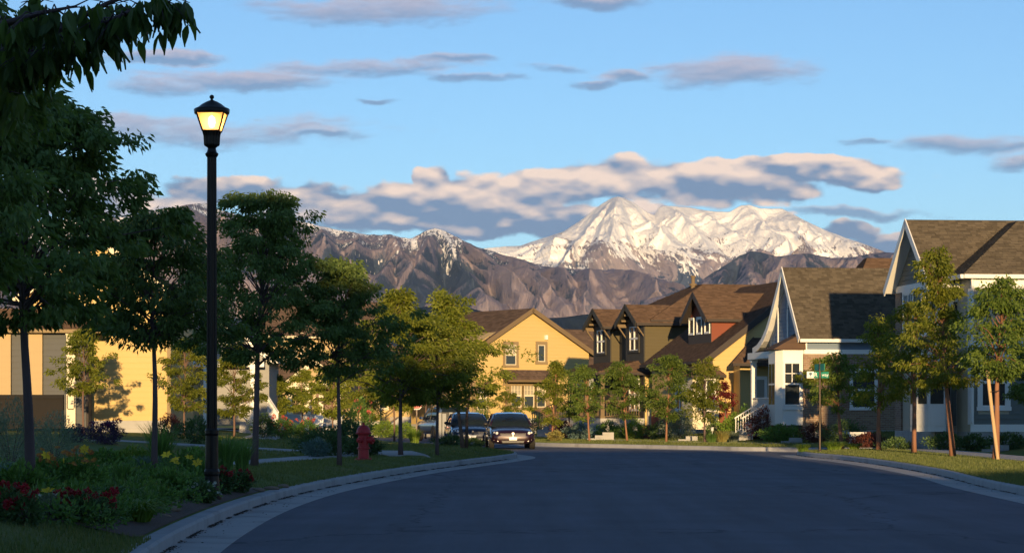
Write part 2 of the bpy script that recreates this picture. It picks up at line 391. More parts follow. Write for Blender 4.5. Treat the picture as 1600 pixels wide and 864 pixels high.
path_slabs('footpath', [P2(330, 727), P2(400, 722), P2(480, 716), P2(560, 709.5), P2(612, 704.5), (-2.75, 69.5), (-3.1, 72.5), (-4.6, 75), (-7.5, 77.5), (-13, 80)], 1.15)
path_slabs('footpath', [(13.7, 30), (13.7, 55), (13.9, 70), (13.9, 87.5)], 1.3)
path_slabs('footpath', [(26, 99), (14, 99.6), (11, 100.6), (7.8, 106), (4.6, 112), (3.2, 122), (1.6, 135)], 1.3)
path_slabs('footpath', [(-9.5, 96), (-10.5, 110), (-12.5, 128), (-16, 145)], 1.3)
# mulch along the planted kerb
M['mulch'] = pm('bark_mulch', (.11, .075, .058), .95, .5, 22, 1, 30, coord='Position')
Ym = np.arange(20, 44, .5)
grid_obj('mulch_bed', [[(KL(y) - d, y, z_left(d, y) + .012 + (wob(KL(y) - d, y) if d > .3 else 0)) for d in [.245, .5, .8, 1.1, 1.5, 2, 2.6 + .3 * math.sin(y)]] for y in Ym if y > 26.5], M['mulch'], kind='structure')

# grit and leaf litter caught at the foot of the kerbs
M['litter'] = pm('dry_litter', (.07, .055, .042), .95, .5, 30, coord='Position')
V = []; T = []; r = np.random.default_rng(77)
def litter(fn, side, y0, y1, n):
    Y = r.uniform(y0, y1, n); d = np.abs(r.normal(0, .035, n)) + .004; k = r.random(n) < .05; d = np.where(k, r.uniform(.0, .5, n), d); X = fn(Y) + side * d
    keep = vn(Y * .9) > .42; X, Y = X[keep], Y[keep]; n = len(X); a = r.uniform(0, 6.28, n); L = r.uniform(.005, .016, n) * (1 + Y / 80)
    c, s_ = np.cos(a) * L, np.sin(a) * L; z = .013 + r.uniform(0, .014, n)
    P = np.stack([np.stack([X - c, Y - s_, z], 1), np.stack([X + s_ * .5, Y - c * .5, z + .006], 1), np.stack([X + c, Y + s_, z + .002], 1), np.stack([X - s_ * .5, Y + c * .5, z + .01], 1)], 1).reshape(-1, 3)
    return P
def vn(x): return .5 + .25 * np.sin(x * 2.1) + .25 * np.sin(x * 5.3 + 1)
P = np.concatenate([litter(KL, 1, 18, 80, 5200), litter(KR, -1, 40, 88, 1800)])
meshobj('leaf_litter', fast_mesh('leaf_litter', P, np.arange(len(P)).reshape(-1, 4), M['litter'], False, 4), kind='stuff', label='dry grit and leaf litter along the kerb foot')
# ------------------------------------------------------------------ mountains
def _h(ix, iy, seed):
    n = (ix.astype(np.int64) * 374761393 + iy.astype(np.int64) * 668265263 + seed * 1442695041) & 0x7fffffff
    n = ((n ^ (n >> 13)) * 1274126177) & 0x7fffffff
    return ((n ^ (n >> 16)) & 0xffff) / 65535.0
def vnoise(x, y, seed=0):
    ix = np.floor(x); iy = np.floor(y); fx = x - ix; fy = y - iy; fx = fx * fx * fx * (fx * (fx * 6 - 15) + 10); fy = fy * fy * fy * (fy * (fy * 6 - 15) + 10)
    a = _h(ix, iy, seed); b = _h(ix + 1, iy, seed); c = _h(ix, iy + 1, seed); d = _h(ix + 1, iy + 1, seed)
    return (a * (1 - fx) + b * fx) * (1 - fy) + (c * (1 - fx) + d * fx) * fy
def fbm(x, y, seed, o=5, g=.5):
    s = 0; a = 1; t = 0
    for i in range(o): s = s + a * vnoise(x * 2 ** i, y * 2 ** i, seed + i); t += a; a *= g
    return s / t
def ridged(x, y, seed, o=5, g=.5):
    s = 0; a = 1; t = 0
    for i in range(o): s = s + a * (1 - np.abs(2 * vnoise(x * 2 ** i, y * 2 ** i, seed + i) - 1)); t += a; a *= g
    return s / t
def mountmat(name, z0, z1, rock, rock2, forest, snow_lo, snow_hi, scale, forest_amt=.5, snow=(.95, .945, .94), shear=.0, band=0, relw=0., low_forest=0.):
    """z0..z1 height range in metres; snow between the two fractions of it; scale = metres of a main spur.
    'crest' (baked from the relief) is high on spurs and low in gullies"""
    m = bpy.data.materials.new(name); m.use_nodes = True; t = m.node_tree; n = NT(t); p = t.nodes['Principled BSDF']
    g = nn(t, 'ShaderNodeNewGeometry'); pos = g.outputs['Position']; x, y, z = n.sep(pos)[:3]
    cr = nn(t, 'ShaderNodeAttribute', attribute_name='crest').outputs['Fac']
    h = n.m('DIVIDE', n.m('SUBTRACT', z, z0), z1 - z0); rel = nn(t, 'ShaderNodeAttribute', attribute_name='rel').outputs['Fac']
    hs = n.m('ADD', n.m('MULTIPLY', h, 1 - relw), n.m('MULTIPLY', rel, relw))
    xs = n.m('ADD', x, n.m('MULTIPLY', z, shear))
    gul = n.noise(n.vec(n.m('DIVIDE', xs, scale), n.m('DIVIDE', y, scale * 3), n.m('DIVIDE', z, scale * 4)), 3.4, 6, .7, .5)
    fin = n.noise(n.vec(n.m('DIVIDE', xs, scale), n.m('DIVIDE', y, scale * 2), n.m('DIVIDE', z, scale * 2.6)), 24, 4, .75)
    big = n.noise(n.vec(n.m('DIVIDE', x, scale), n.m('DIVIDE', y, scale), n.m('DIVIDE', z, scale)), .8, 5, .6, .4)
    c = n.mix(n.ss(n.m('ADD', n.m('ADD', gul, n.m('MULTIPLY_ADD', fin, 1.0, -.5)), n.m('MULTIPLY_ADD', cr, .5, -.25)), .42, .6), rock, rock2)
    fo = n.m('ADD', n.m('ADD', big, n.m('MULTIPLY_ADD', cr, -.9, .45)), n.m('ADD', n.m('MULTIPLY_ADD', fin, .7, -.35), n.m('MULTIPLY_ADD', gul, .5, -.25)))
    if low_forest: fo = n.m('ADD', fo, n.m('MULTIPLY', n.m('MAXIMUM', n.m('SUBTRACT', low_forest, h), -.3), 1.3))
    c = n.mix(n.m('MULTIPLY', n.ss(fo, .66 - forest_amt * .3, .74 - forest_amt * .3), .95), c, forest)
    sn = n.m('ADD', n.m('ADD', n.m('MULTIPLY_ADD', hs, 1.0 / (snow_hi - snow_lo), -snow_lo / (snow_hi - snow_lo)), n.m('MULTIPLY_ADD', gul, 1.5, -.75)),
             n.m('ADD', n.m('MULTIPLY_ADD', fin, 2.4, -1.2), n.m('MULTIPLY_ADD', cr, -1.1, .55)))
    if band: sn = n.m('ADD', sn, n.m('MULTIPLY', n.m('SINE', n.m('ADD', n.m('MULTIPLY', n.m('ADD', z, n.m('MULTIPLY', x, .12)), 6.283 / band), n.m('MULTIPLY', gul, 9))), .10))
    c = n.mix(n.ss(sn, .44, .56), c, snow)
    t.links.new(c, p.inputs['Base Color']); p.inputs['Roughness'].default_value = .95; p.inputs['Specular IOR Level'].default_value = .03
    bn = nn(t, 'ShaderNodeBump'); bn.inputs['Strength'].default_value = 1; bn.inputs['Distance'].default_value = scale * .07
    t.links.new(n.m('ADD', gul, n.m('MULTIPLY', fin, .4)), bn.inputs['Height']); t.links.new(bn.outputs[0], p.inputs['Normal'])
    return m
def mountain(name, prof, Yr, depth, base_py, mat, seed, spur, amp, nx=420, nt=130, power=1.25, jag=1.2, fan=0, cx=965, ribs=()):
    pxs = np.linspace(prof[0][0], prof[-1][0], nx); rp = np.interp(pxs, [p[0] for p in prof], [p[1] for p in prof])
    rp = rp + (ridged(pxs / 22, pxs * 0, seed + 50, 5, .6) - .62) * -5 * jag
    X0 = (pxs - CX) / F * Yr; zr = EYE + (HY - rp) / F * Yr; zb = EYE + (HY - base_py) / F * (Yr - depth)
    ts = np.concatenate([[-.35, -.12], np.linspace(0, 1, nt)])
    T, X = np.meshgrid(ts, X0, indexing='ij'); Tc = np.clip(T, 0, 1)
    # below the skyline the crest line smooths out, so spurs and not the notches carry the slope
    ker = np.exp(-.5 * (np.arange(-40, 41) / 6.) ** 2); ker /= ker.sum(); zs_ = np.convolve(np.pad(zr, 40, mode='edge'), ker, 'valid')
    k = np.exp(-Tc * 3); Zr = zr[None] * k + zs_[None] * (1 - k)
    Yy = Yr - depth * T; Xc = (cx - CX) / F * Yr
    w = (fbm(X / spur * .7, Tc * 1.8, seed + 9, 4) - .5) * 1.5
    u = X / spur + w + fan * Tc * np.sign(X - Xc) * np.minimum(np.abs(X - Xc) / (spur * 3), 1)
    big = ridged(u, Tc * .5 + seed, seed, 1); w2 = (fbm(X / spur * 4, Tc * 6, seed + 19, 3) - .5) * .5
    mid = ridged(u * 2.7 + 5 + w2, Tc * 1.8, seed + 3, 2, .5); sml = ridged(u * 9 + w2 * 3, Tc * 7, seed + 7, 4, .62)
    env = np.sin(np.pi * np.clip(Tc * .9 + .06, 0, 1)) ** .7 * (1 - np.exp(-Tc * 12)); e2 = 1 - np.exp(-Tc * 25)
    Z = zb + (Zr - zb) * np.clip((1 - Tc) ** power, 0, 1)
    Z = Z + (Zr - zb) * (amp * env * ((big - .55) * .9 + (mid - .55) * .6) + amp * .26 * e2 * np.clip(env + .15, 0, 1) * (sml - .6))
    rib = np.zeros_like(Tc)
    for p0_, k_, w_, a_ in ribs:      # crest ridges that run down from summits
        dd = np.abs(X + (w2 + w * .25) * 60 - ((p0_ - CX) / F * Yr + k_ * Tc * 700)); rib = np.maximum(rib, a_ * np.clip(1 - dd / (w_ * (.35 + Tc)), 0, 1))
    re_ = 3.2 * Tc ** 1.15 * (1 - Tc)
    Z = np.minimum(Z + (Zr - zb) * rib * re_, zb + (zr[None] - zb) * (1 - .3 * Tc)); Yy = Yy - depth * rib * 1.3 * re_
    Yy = Yy - depth * .30 * env * (big - .5) - depth * .14 * env * (mid - .5)
    Z = np.where(T < 0, zb + (Zr - zb) * (1 + T * 2.2), Z); Z[-1] = -2
    crest = np.clip(.5 + ((big - .5) * .5 + (mid - .55) * .8 + (sml - .6) * .9), 0, 1)
    vs = np.stack([X, Yy, Z], -1).reshape(-1, 3)
    rel_ = np.broadcast_to(1 - Tc, T.shape)
    a = np.arange(len(ts) * nx).reshape(len(ts), nx)
    q = np.stack([a[:-1, :-1], a[1:, :-1], a[1:, 1:], a[:-1, 1:]], -1).reshape(-1, 4)
    me = fast_mesh(name, vs, q, mat, True, 4)
    at_ = me.attributes.new('crest', 'FLOAT', 'POINT'); at_.data.foreach_set('value', crest.astype(np.float32).ravel())
    at_ = me.attributes.new('rel', 'FLOAT', 'POINT'); at_.data.foreach_set('value', rel_.astype(np.float32).ravel())
    return meshobj(name, me, kind='structure')
ROCK, ROCK2, FOREST = (.128, .13, .168), (.285, .232, .248), (.042, .06, .09)  # bluish cloud shade and haze are mixed into these rock and forest colours
snowp = [(560, 440), (640, 420), (700, 398), (740, 390), (790, 385), (812, 384), (830, 378), (880, 362), (905, 346), (940, 319), (957, 309), (965, 307), (975, 309), (990, 317), (1010, 331), (1022, 336),
         (1029, 324), (1036, 321), (1050, 322), (1080, 325), (1100, 328), (1118, 331), (1140, 331), (1150, 325), (1158, 321), (1170, 320), (1185, 325), (1200, 326), (1222, 326), (1235, 333), (1262, 347),
         (1290, 360), (1320, 371), (1345, 379), (1365, 387), (1400, 402), (1460, 425), (1560, 440)]
Ysn = 12500.
zt = lambda py, Y: EYE + (HY - py) / F * Y
mountain('mountain', snowp, Ysn, 800, 470, mountmat('snow_peak', zt(460, Ysn), zt(307, Ysn), (.17, .16, .19), (.31, .26, .275), (.05, .07, .11), -.03, .45, 300., .3, shear=.5, band=42., low_forest=.33), 11, 420., .20, 760, 230, 1.0, fan=1.3, jag=.25, ribs=[(965, -.12, 170, .22), (960, -.62, 150, .16), (970, .55, 190, .2), (1036, .42, 150, .16), (1095, .5, 130, .12), (1160, .38, 150, .16), (1224, .5, 150, .15), (1290, .5, 120, .12), (880, -.3, 130, .14)])
leftp = [(-200, 350), (60, 345), (150, 342), (200, 338), (240, 330), (270, 326), (295, 319), (322, 318), (345, 329), (380, 337), (420, 341), (455, 344), (478, 347), (500, 353), (545, 362), (585, 367),
         (610, 367), (625, 371), (645, 372), (662, 362), (680, 357), (696, 361), (715, 371), (740, 383), (765, 391), (800, 401), (840, 414), (880, 419), (925, 421), (965, 420), (1000, 427), (1040, 438), (1090, 452), (1160, 475)]
Yl = 8800.
mountain('mountain_range', leftp, Yl, 900, 560, mountmat('left_range', zt(545, Yl), zt(318, Yl), ROCK, ROCK2, FOREST, .74, 1.12, 190., .7, relw=.75), 23, 300., .28, 860, 220, 1.0, jag=.8, ribs=[(270, -.3, 90, .2), (310, .1, 100, .24), (345, .4, 90, .18), (420, .15, 100, .22), (470, -.2, 90, .2), (500, .3, 100, .22), (560, .05, 90, .2), (612, .3, 100, .22), (645, -.25, 80, .18), (680, -.12, 90, .26), (690, .3, 100, .26), (720, .55, 90, .2), (790, .35, 110, .24), (850, .2, 90, .22), (925, -.1, 100, .24), (965, .25, 100, .24), (1030, .3, 90, .2)])
rightp = [(1000, 470), (1050, 458), (1085, 445), (1110, 428), (1135, 413), (1155, 400), (1172, 393), (1190, 395), (1215, 401), (1240, 397), (1262, 396), (1300, 403), (1335, 401), (1365, 395), (1385, 393), (1405, 397), (1450, 410), (1560, 425), (1800, 430)]
Yt = 7600.
mountain('foothill', rightp, Yt, 600, 560, mountmat('right_foothill', zt(545, Yt), zt(393, Yt), ROCK, ROCK2, (.05, .068, .10), 1.5, 2.2, 200., .8), 37, 210., .30, 520, 160, 1.0, jag=.6, ribs=[(1135, -.2, 80, .22), (1172, -.15, 90, .26), (1185, .25, 90, .24), (1240, .1, 80, .2), (1300, .2, 80, .2), (1380, .1, 90, .22)])
darkp = [(300, 500), (450, 495), (560, 488), (605, 481), (650, 481), (690, 476), (715, 477), (745, 484), (775, 492), (810, 496), (850, 497), (885, 495), (910, 491), (960, 488), (1020, 492), (1200, 500), (1500, 500)]
Yd = 4200.
M['shade_hill'] = pm('cloud_shade_wooded_hill', (.018, .028, .04), .95, .35, .02, coord='Position', spec=.05)  # cloud shade over the woods is put into this dark blue colour
mountain('hill', darkp, Yd, 500, 640, M['shade_hill'], 51, 160., .25, 300, 60, 1.2, jag=.4)
# ------------------------------------------------------------------ houses
M['yellow'] = pm('yellow_siding', (.56, .405, .165), .7, .06, .8, .12, 40, stretch=(1, 1, 6))
M['olive'] = pm('olive_siding', (.098, .080, .040), .75, .1, 1, .15, 40, stretch=(1, 1, 6))
M['charcoal'] = pm('charcoal_siding', (.045, .042, .034), .75, .1, 1)
M['redwall'] = pm('rust_red_siding', (.20, .055, .03), .75, .1, 1, .15, 40)
M['greygreen'] = pm('grey_green_siding', (.15, .165, .15), .7, .08, 1, .12, 40, stretch=(1, 1, 6))
M['beige'] = pm('beige_siding', (.45, .40, .30), .7, .08, 1, .12, 40, stretch=(1, 1, 6))
M['blue'] = pm('slate_blue_siding', (.15, .20, .27), .7, .08, 1, .12, 40, stretch=(1, 1, 6))
M['grey'] = pm('grey_siding', (.27, .27, .26), .7, .08, 1, .12, 40, stretch=(1, 1, 6))
M['grey_wing_shade'] = pm('shade_grey_siding', (.085, .09, .095), .7, .08, 1, .12, 40, stretch=(1, 1, 6)); M['shade_base'] = pm('shade_black', (.012, .010, .009), .85, .3, 3)  # wing and base darkened in the colour to stand for shade
M['tan'] = pm('tan_siding', (.42, .31, .16), .7, .08, 1, .12, 40, stretch=(1, 1, 6))
M['brown_trim'] = pm('brown_trim', (.17, .12, .065), .7, .1, 2)
M['taupe_trim'] = pm('taupe_trim', (.26, .19, .10), .7, .1, 2)
M['dark_trim'] = pm('dark_trim', (.05, .04, .035), .7, .1, 2)
M['cream'] = pm('cream_paint', (.70, .62, .45), .6, .06, 2)
M['door'] = pm('front_door', (.12, .05, .03), .5, .1, 3)
M['blind'] = pm('window_blind', (.33, .30, .24), .5, .05, 3, spec=.6)
def shinglemat(name, col, isl): return pm(name, col, .92, .14, 1.2, .5, 60, island=isl, stain=None, spec=.15)
M['sh_brown'] = shinglemat('brown_shingle', (.105, .068, .047), .24)
M['sh_tan'] = shinglemat('tan_shingle', (.092, .077, .058), .27)
M['sh_dark'] = shinglemat('umber_shingle', (.10, .07, .055), .25)
def brickmat():
    m = bpy.data.materials.new('brick'); m.use_nodes = True; t = m.node_tree; n = NT(t); p = t.nodes['Principled BSDF']
    tcn = nn(t, 'ShaderNodeTexCoord'); x, y, z = n.sep(tcn.outputs['Object'])[:3]
    br = nn(t, 'ShaderNodeTexBrick'); t.links.new(n.vec(n.m('ADD', x, y), z, 0), br.inputs['Vector'])
    br.inputs['Scale'].default_value = 1; br.inputs['Brick Width'].default_value = .22; br.inputs['Row Height'].default_value = .075; br.inputs['Mortar Size'].default_value = .008
    br.inputs['Color1'].default_value = (.20, .11, .07, 1); br.inputs['Color2'].default_value = (.30, .20, .12, 1); br.inputs['Mortar'].default_value = (.30, .27, .22, 1)
    t.links.new(br.outputs[0], p.inputs['Base Color']); p.inputs['Roughness'].default_value = .9
    return m
M['brick'] = brickmat()

class House:
    """local frame: u to the right along the side that looks at the camera, v away from it, z up"""
    def __init__(s, name, px, Y, a, zb, label, group=None):
        s.C = Vector(((px - CX) / F * Y, Y, zb)); s.a = R(a); s.ca, s.sa = math.cos(s.a), math.sin(s.a)
        s.o = empty(name, s.C, s.a, label=label, cat='house', group=group)
    def loc(s, X, Y): dx_, dy_ = X - s.C.x, Y - s.C.y; return dx_ * s.ca + dy_ * s.sa, -dx_ * s.sa + dy_ * s.ca
    def side(s, px, py, v=0.0):          # point of the plane v=const seen at this picture point -> (u, z)
        ax = (px - CX) / F; az_ = -(py - HY) / F
        # origin local + t*dir local
        ou, ov = s.loc(0, 0); du, dv = ax * s.ca + s.sa, -ax * s.sa + s.ca
        t = (v - ov) / dv; return ou + t * du, EYE + az_ * t - s.C.z
    def front(s, px, py, u=0.0):
        ax = (px - CX) / F; az_ = -(py - HY) / F; ou, ov = s.loc(0, 0); du, dv = ax * s.ca + s.sa, -ax * s.sa + s.ca
        t = (u - ou) / du; return ov + t * dv, EYE + az_ * t - s.C.z
    # -- pieces
    def pt(s, plane, a, z, off=0.0):
        k, c = plane
        if k == 's': return Vector((a, c - off, z))
        if k == 'f': return Vector((c - off, a, z))
        if k == 'r': return Vector((c + off, a, z))
        return Vector((a, c + off, z))
    def quad_box(s, mb, plane, a0, a1, z0, z1, o0, o1):
        P = [s.pt(plane, a, z, o0) for a, z in ((a0, z0), (a1, z0), (a1, z1), (a0, z1))]
        return mb.extr(P, s.pt(plane, a0, z0, o1) - P[0])
    def wall(s, poly, axis, lo, hi, mat, name='wall'):
        """closed prism: poly in (v,z) extruded along u, or in (u,z) extruded along v"""
        if axis == 'u': return MB().extr([(lo, a, z) for a, z in poly], (hi - lo, 0, 0)).build(name, mat, s.o)
        return MB().extr([(a, lo, z) for a, z in poly], (0, hi - lo, 0)).build(name, mat, s.o)
    def siding(s, wall, plane, poly, mat, exp=.18, holes=(), z0=None):
        """lap boards, one object each, over a convex polygon of the plane"""
        zs = [p[1] for p in poly]; z = min(zs) if z0 is None else z0; top = max(zs)
        def span(zz):
            xs = []
            for (a, b), (c, d) in zip(poly, poly[1:] + poly[:1]):
                if (b - zz) * (d - zz) <= 0 and b != d: xs.append(a + (c - a) * (zz - b) / (d - b))
            return (min(xs), max(xs)) if len(xs) > 1 else None
        while z < top - .02:
            z1 = min(z + exp, top); A = span(z + .004); B = span(z1 - .006)
            if A and B and A[1] - A[0] > .05:
                cuts = sorted([(h[0], h[1]) for h in holes if h[2] < z1 - .03 and h[3] > z + .03]); x = A[0]; segs = []
                for c0, c1 in cuts:
                    if c0 > x: segs.append((x, min(c0, A[1])))
                    x = max(x, c1)
                if x < A[1]: segs.append((x, A[1]))
                for x0, x1 in segs:
                    if x1 - x0 < .05: continue
                    t0 = B[0] if abs(x0 - A[0]) < 1e-6 else x0; t1 = B[1] if abs(x1 - A[1]) < 1e-6 else x1
                    t0 = min(t0, x1 - .01); t1 = max(t1, x0 + .01)
                    P = [s.pt(plane, x0, z + .004, .002), s.pt(plane, x1, z + .004, .002), s.pt(plane, t1, z1 + .01, .002), s.pt(plane, t0, z1 + .01, .002),
                         s.pt(plane, x0, z + .004, .034), s.pt(plane, x1, z + .004, .034), s.pt(plane, t1, z1 + .01, .008), s.pt(plane, t0, z1 + .01, .008)]
                    MB().add(P, [(4, 5, 6, 7), (0, 1, 5, 4), (1, 2, 6, 5), (3, 0, 4, 7)]).build('siding_board', mat, wall)
            z += exp
    def trim(s, plane, a0, a1, z0, z1, mat, o0=.036, o1=.06, name='trim', parent=None):
        return s.quad_box(MB(), plane, a0, a1, z0, z1, o0, o1).build(name, mat, parent or s.o)
    def window(s, plane, a0, a1, z0, z1, frame, casing=None, cas=.09, cols=1, sash=True, muntin=(0, 0), blind=False, o=.036):
        """casing + sash frames + a pane per light; a0..a1, z0..z1 = glazed opening with its white frame"""
        c = casing or frame; mb = MB()
        for b in ((a0 - cas, a1 + cas, z1, z1 + cas * 1.25), (a0 - cas * 1.2, a1 + cas * 1.2, z0 - cas, z0), (a0 - cas, a0, z0, z1), (a1, a1 + cas, z0, z1)):
            s.quad_box(mb, plane, *b, .0, o + .035)
        w = mb.build('window', c, s.o)
        f = MB(); g = .045; n = cols; W = (a1 - a0) / n; H = z1 - z0
        rows = [(z0, z0 + H * .5), (z0 + H * .5, z1)] if sash else [(z0, z1)]
        for i in range(n):
            x0, x1 = a0 + i * W, a0 + (i + 1) * W
            for r, (y0, y1) in enumerate(rows):
                dep = o + .02 if r == len(rows) - 1 else o + .01
                for b in ((x0, x1, y0, y0 + g), (x0, x1, y1 - g, y1), (x0, x0 + g, y0 + g, y1 - g), (x1 - g, x1, y0 + g, y1 - g)): s.quad_box(f, plane, *b, .004, dep)
                if r == len(rows) - 1 and muntin[0]:
                    for k in range(1, muntin[0]): xm = x0 + (x1 - x0) * k / muntin[0]; s.quad_box(f, plane, xm - .012, xm + .012, y0 + g, y1 - g, .012, dep - .004)
                    for k in range(1, muntin[1]): ym = y0 + (y1 - y0) * k / muntin[1]; s.quad_box(f, plane, x0 + g, x1 - g, ym - .012, ym + .012, .012, dep - .005)
                s.quad_box(MB(), plane, x0 + g, x1 - g, y0 + g, y1 - g, .002, .010).build('pane', M['blind'] if (blind and r == len(rows) - 1) else M['glass'], w)
        f.build('sash', frame, w)
        return w
    def roof(s, slopes, mat, soffit, barge=None, gut=None, th=.07, exp=.125, tab=.21, rng_=None):
        """slopes: list of (pts, rakes, eaves); pts planar, first edge = eave; rakes/eaves = edge indices that get a board"""
        sl = MB(); so = MB(); vs = []; fs = []
        rnd = random.Random(len(slopes) * 7 + int(s.C.x * 10))
        for pts, rakes, eaves in slopes:
            P = [Vector(p) for p in pts]; e = (P[1] - P[0]).normalized(); n = e.cross(P[2] - P[1]).normalized()
            if n.z < 0: n = -n
            up = n.cross(e); up = up if up.z > 0 else -up
            sl.extr([p - n * th for p in P], n * th); so.extr([p - n * (th + .035) for p in P], n * .03)
            q = [((p - P[0]).dot(e), (p - P[0]).dot(up)) for p in P]; y = 0; top = max(b for a, b in q); row = 0
            def span(yy):
                xs = []
                for (a, b), (c, d) in zip(q, q[1:] + q[:1]):
                    if (b - yy) * (d - yy) <= 0 and b != d: xs.append(a + (c - a) * (yy - b) / (d - b))
                return (min(xs), max(xs)) if len(xs) > 1 else None
            while y < top - .03:
                A = span(y + .01); B = span(min(y + exp, top - .004))
                if A and B:
                    x = A[0] - (row % 2) * tab * .5; row += 1
                    while x < A[1]:
                        wd = tab * rnd.uniform(.6, 1.4); x0 = max(x, A[0]); x1 = min(x + wd - .006, A[1])
                        if x1 - x0 > .03:
                            y1 = min(y + exp * 1.04, top); t0 = max(x0, min(B[0], x1)) if x0 == A[0] else x0; t1 = min(x1, max(B[1], x0)) if x1 == A[1] else x1
                            h = rnd.uniform(.014, .03); k = len(vs); lo = y - rnd.choice((0, 0, 0, .02))
                            for (xx, yy, hh) in ((x0, lo, .002), (x1, lo, .002), (x0, lo, h), (x1, lo, h), (t1, y1, .006), (t0, y1, .006)): vs.append(P[0] + e * xx + up * yy + n * hh)
                            fs.append((k, k + 1, k + 3, k + 2)); fs.append((k + 2, k + 3, k + 4, k + 5))
                        x += wd
                y += exp
        r = sl.build('roof', mat, s.o)
        meshobj('shingles', fast_mesh('shingles', [tuple(v) for v in vs], fs, mat, False, 4), r, kind='stuff')
        so.build('soffit', soffit, r)
        for pts, rakes, eaves in slopes:
            P = [Vector(p) for p in pts]; e = (P[1] - P[0]).normalized(); n = e.cross(P[2] - P[1]).normalized(); n = n if n.z > 0 else -n
            cen = sum(P, Vector()) / len(P)
            for i in rakes:
                a, b = P[i], P[(i + 1) % len(P)]; out = (b - a).cross(n).normalized(); out = out if out.dot(a - cen) > 0 else -out
                MB().beam(a + out * .022 + n * .035, b + out * .022 + n * .035, n, .04, .26).build('bargeboard', barge or soffit, r)
            for i in eaves:
                a, b = P[i], P[(i + 1) % len(P)]; out = Vector((e.y, -e.x, 0)); out = out if out.dot(a - cen) > 0 else -out
                mb = MB(); d = (b - a); pr = [(0.0, .0), (.11, .0), (.11, -.03), (.09, -.13), (0.0, -.14)]
                mb.extr([a + out * (x + .004) + Vector((0, 0, z - .015)) for x, z in pr], d); mb.build('gutter', gut or soffit, r)
        return r
    def gable_u(s, u0, u1, v0, v1, ze, zr, of, ob, oe, vm=None, **kw):
        """ridge along u; returns two slopes (near, far). of/ob overhang at u0/u1, oe at eaves"""
        vm = (v0 + v1) / 2 if vm is None else vm
        kn = (zr - ze) / (vm - v0); kf_ = (zr - ze) / (v1 - vm); a, b = u0 - of, u1 + ob
        near = [(a, v0 - oe, ze - kn * oe), (b, v0 - oe, ze - kn * oe), (b, vm, zr), (a, vm, zr)]
        far = [(b, v1 + oe, ze - kf_ * oe), (a, v1 + oe, ze - kf_ * oe), (a, vm, zr), (b, vm, zr)]
        return near, far
    def gable_v(s, u0, u1, v0, v1, ze, zr, of, ob, oe, um=None):
        um = (u0 + u1) / 2 if um is None else um; kl = (zr - ze) / (um - u0); kr = (zr - ze) / (u1 - um); a, b = v0 - of, v1 + ob
        left = [(u0 - oe, b, ze - kl * oe), (u0 - oe, a, ze - kl * oe), (um, a, zr), (um, b, zr)]
        right = [(u1 + oe, a, ze - kr * oe), (u1 + oe, b, ze - kr * oe), (um, b, zr), (um, a, zr)]
        return left, right
    def column(s, u, v, z0, z1, w, mat, name='porch_column'):
        mb = MB(); h = w / 2
        mb.box(u - h, u + h, v - h, v + h, z0 + .12, z1 - .12); mb.box(u - h - .03, u + h + .03, v - h - .03, v + h + .03, z0, z0 + .12); mb.box(u - h - .03, u + h + .03, v - h - .03, v + h + .03, z1 - .12, z1)
        return mb.build(name, mat, s.o)
    def rail(s, p, q, mat, h=.9, step=.13):
        """railing from p to q (feet): handrail + bottom rail, balusters as sub-parts"""
        p = Vector(p); q = Vector(q); Z = Vector((0, 0, 1)); mb = MB(); mb.beam(p + Z * h, q + Z * h, Z, .07, .06); mb.beam(p + Z * .12, q + Z * .12, Z, .05, .05)
        o = mb.build('railing', mat, s.o); n = int((q - p).length / step); bm = None
        for i in range(n + 1):
            c = p.lerp(q, (i + .5) / (n + 1))
            b = MB().box(c.x - .016, c.x + .016, c.y - .016, c.y + .016, c.z + .12, c.z + h - .05).build('baluster', mat, o)
        return o
    def steps(s, u, v, du, dv, n, z0, rise, run, width, mat, name='porch_step'):
        """n steps going down from (u,v) along (du,dv)"""
        d = Vector((du, dv, 0)).normalized(); sd = Vector((-d.y, d.x, 0)) * width / 2
        for i in range(n):
            a = Vector((u, v, 0)) + d * run * i; b = a + d * run; z = z0 - rise * (i + 1) + rise * 0
            MB().extr([Vector((p.x, p.y, z - .4)) for p in (a - sd, a + sd, b + sd, b - sd)], (0, 0, .4)).build(name, mat, s.o)

# ---- white-trimmed grey house at the right edge
h = House('house', 1466, 88, 6, .72, 'large grey-green house with steep white-edged gable, at the right edge')
ze = h.side(1480, 432)[1]; zr = h.front(1424, 341, -.4)[1]; W = 5.5; L = 11.0
w = h.wall([(0, 0), (W, 0), (W, ze), (W / 2, zr - .12), (0, ze)], 'u', 0, L, M['beige'])
n_, f_ = h.gable_u(0, L, 0, W, ze, zr, .42, .3, .32)
uw = h.side(1516, 600, -1.6)[0]; zw = h.side(1520, 428, -1.9)[1]
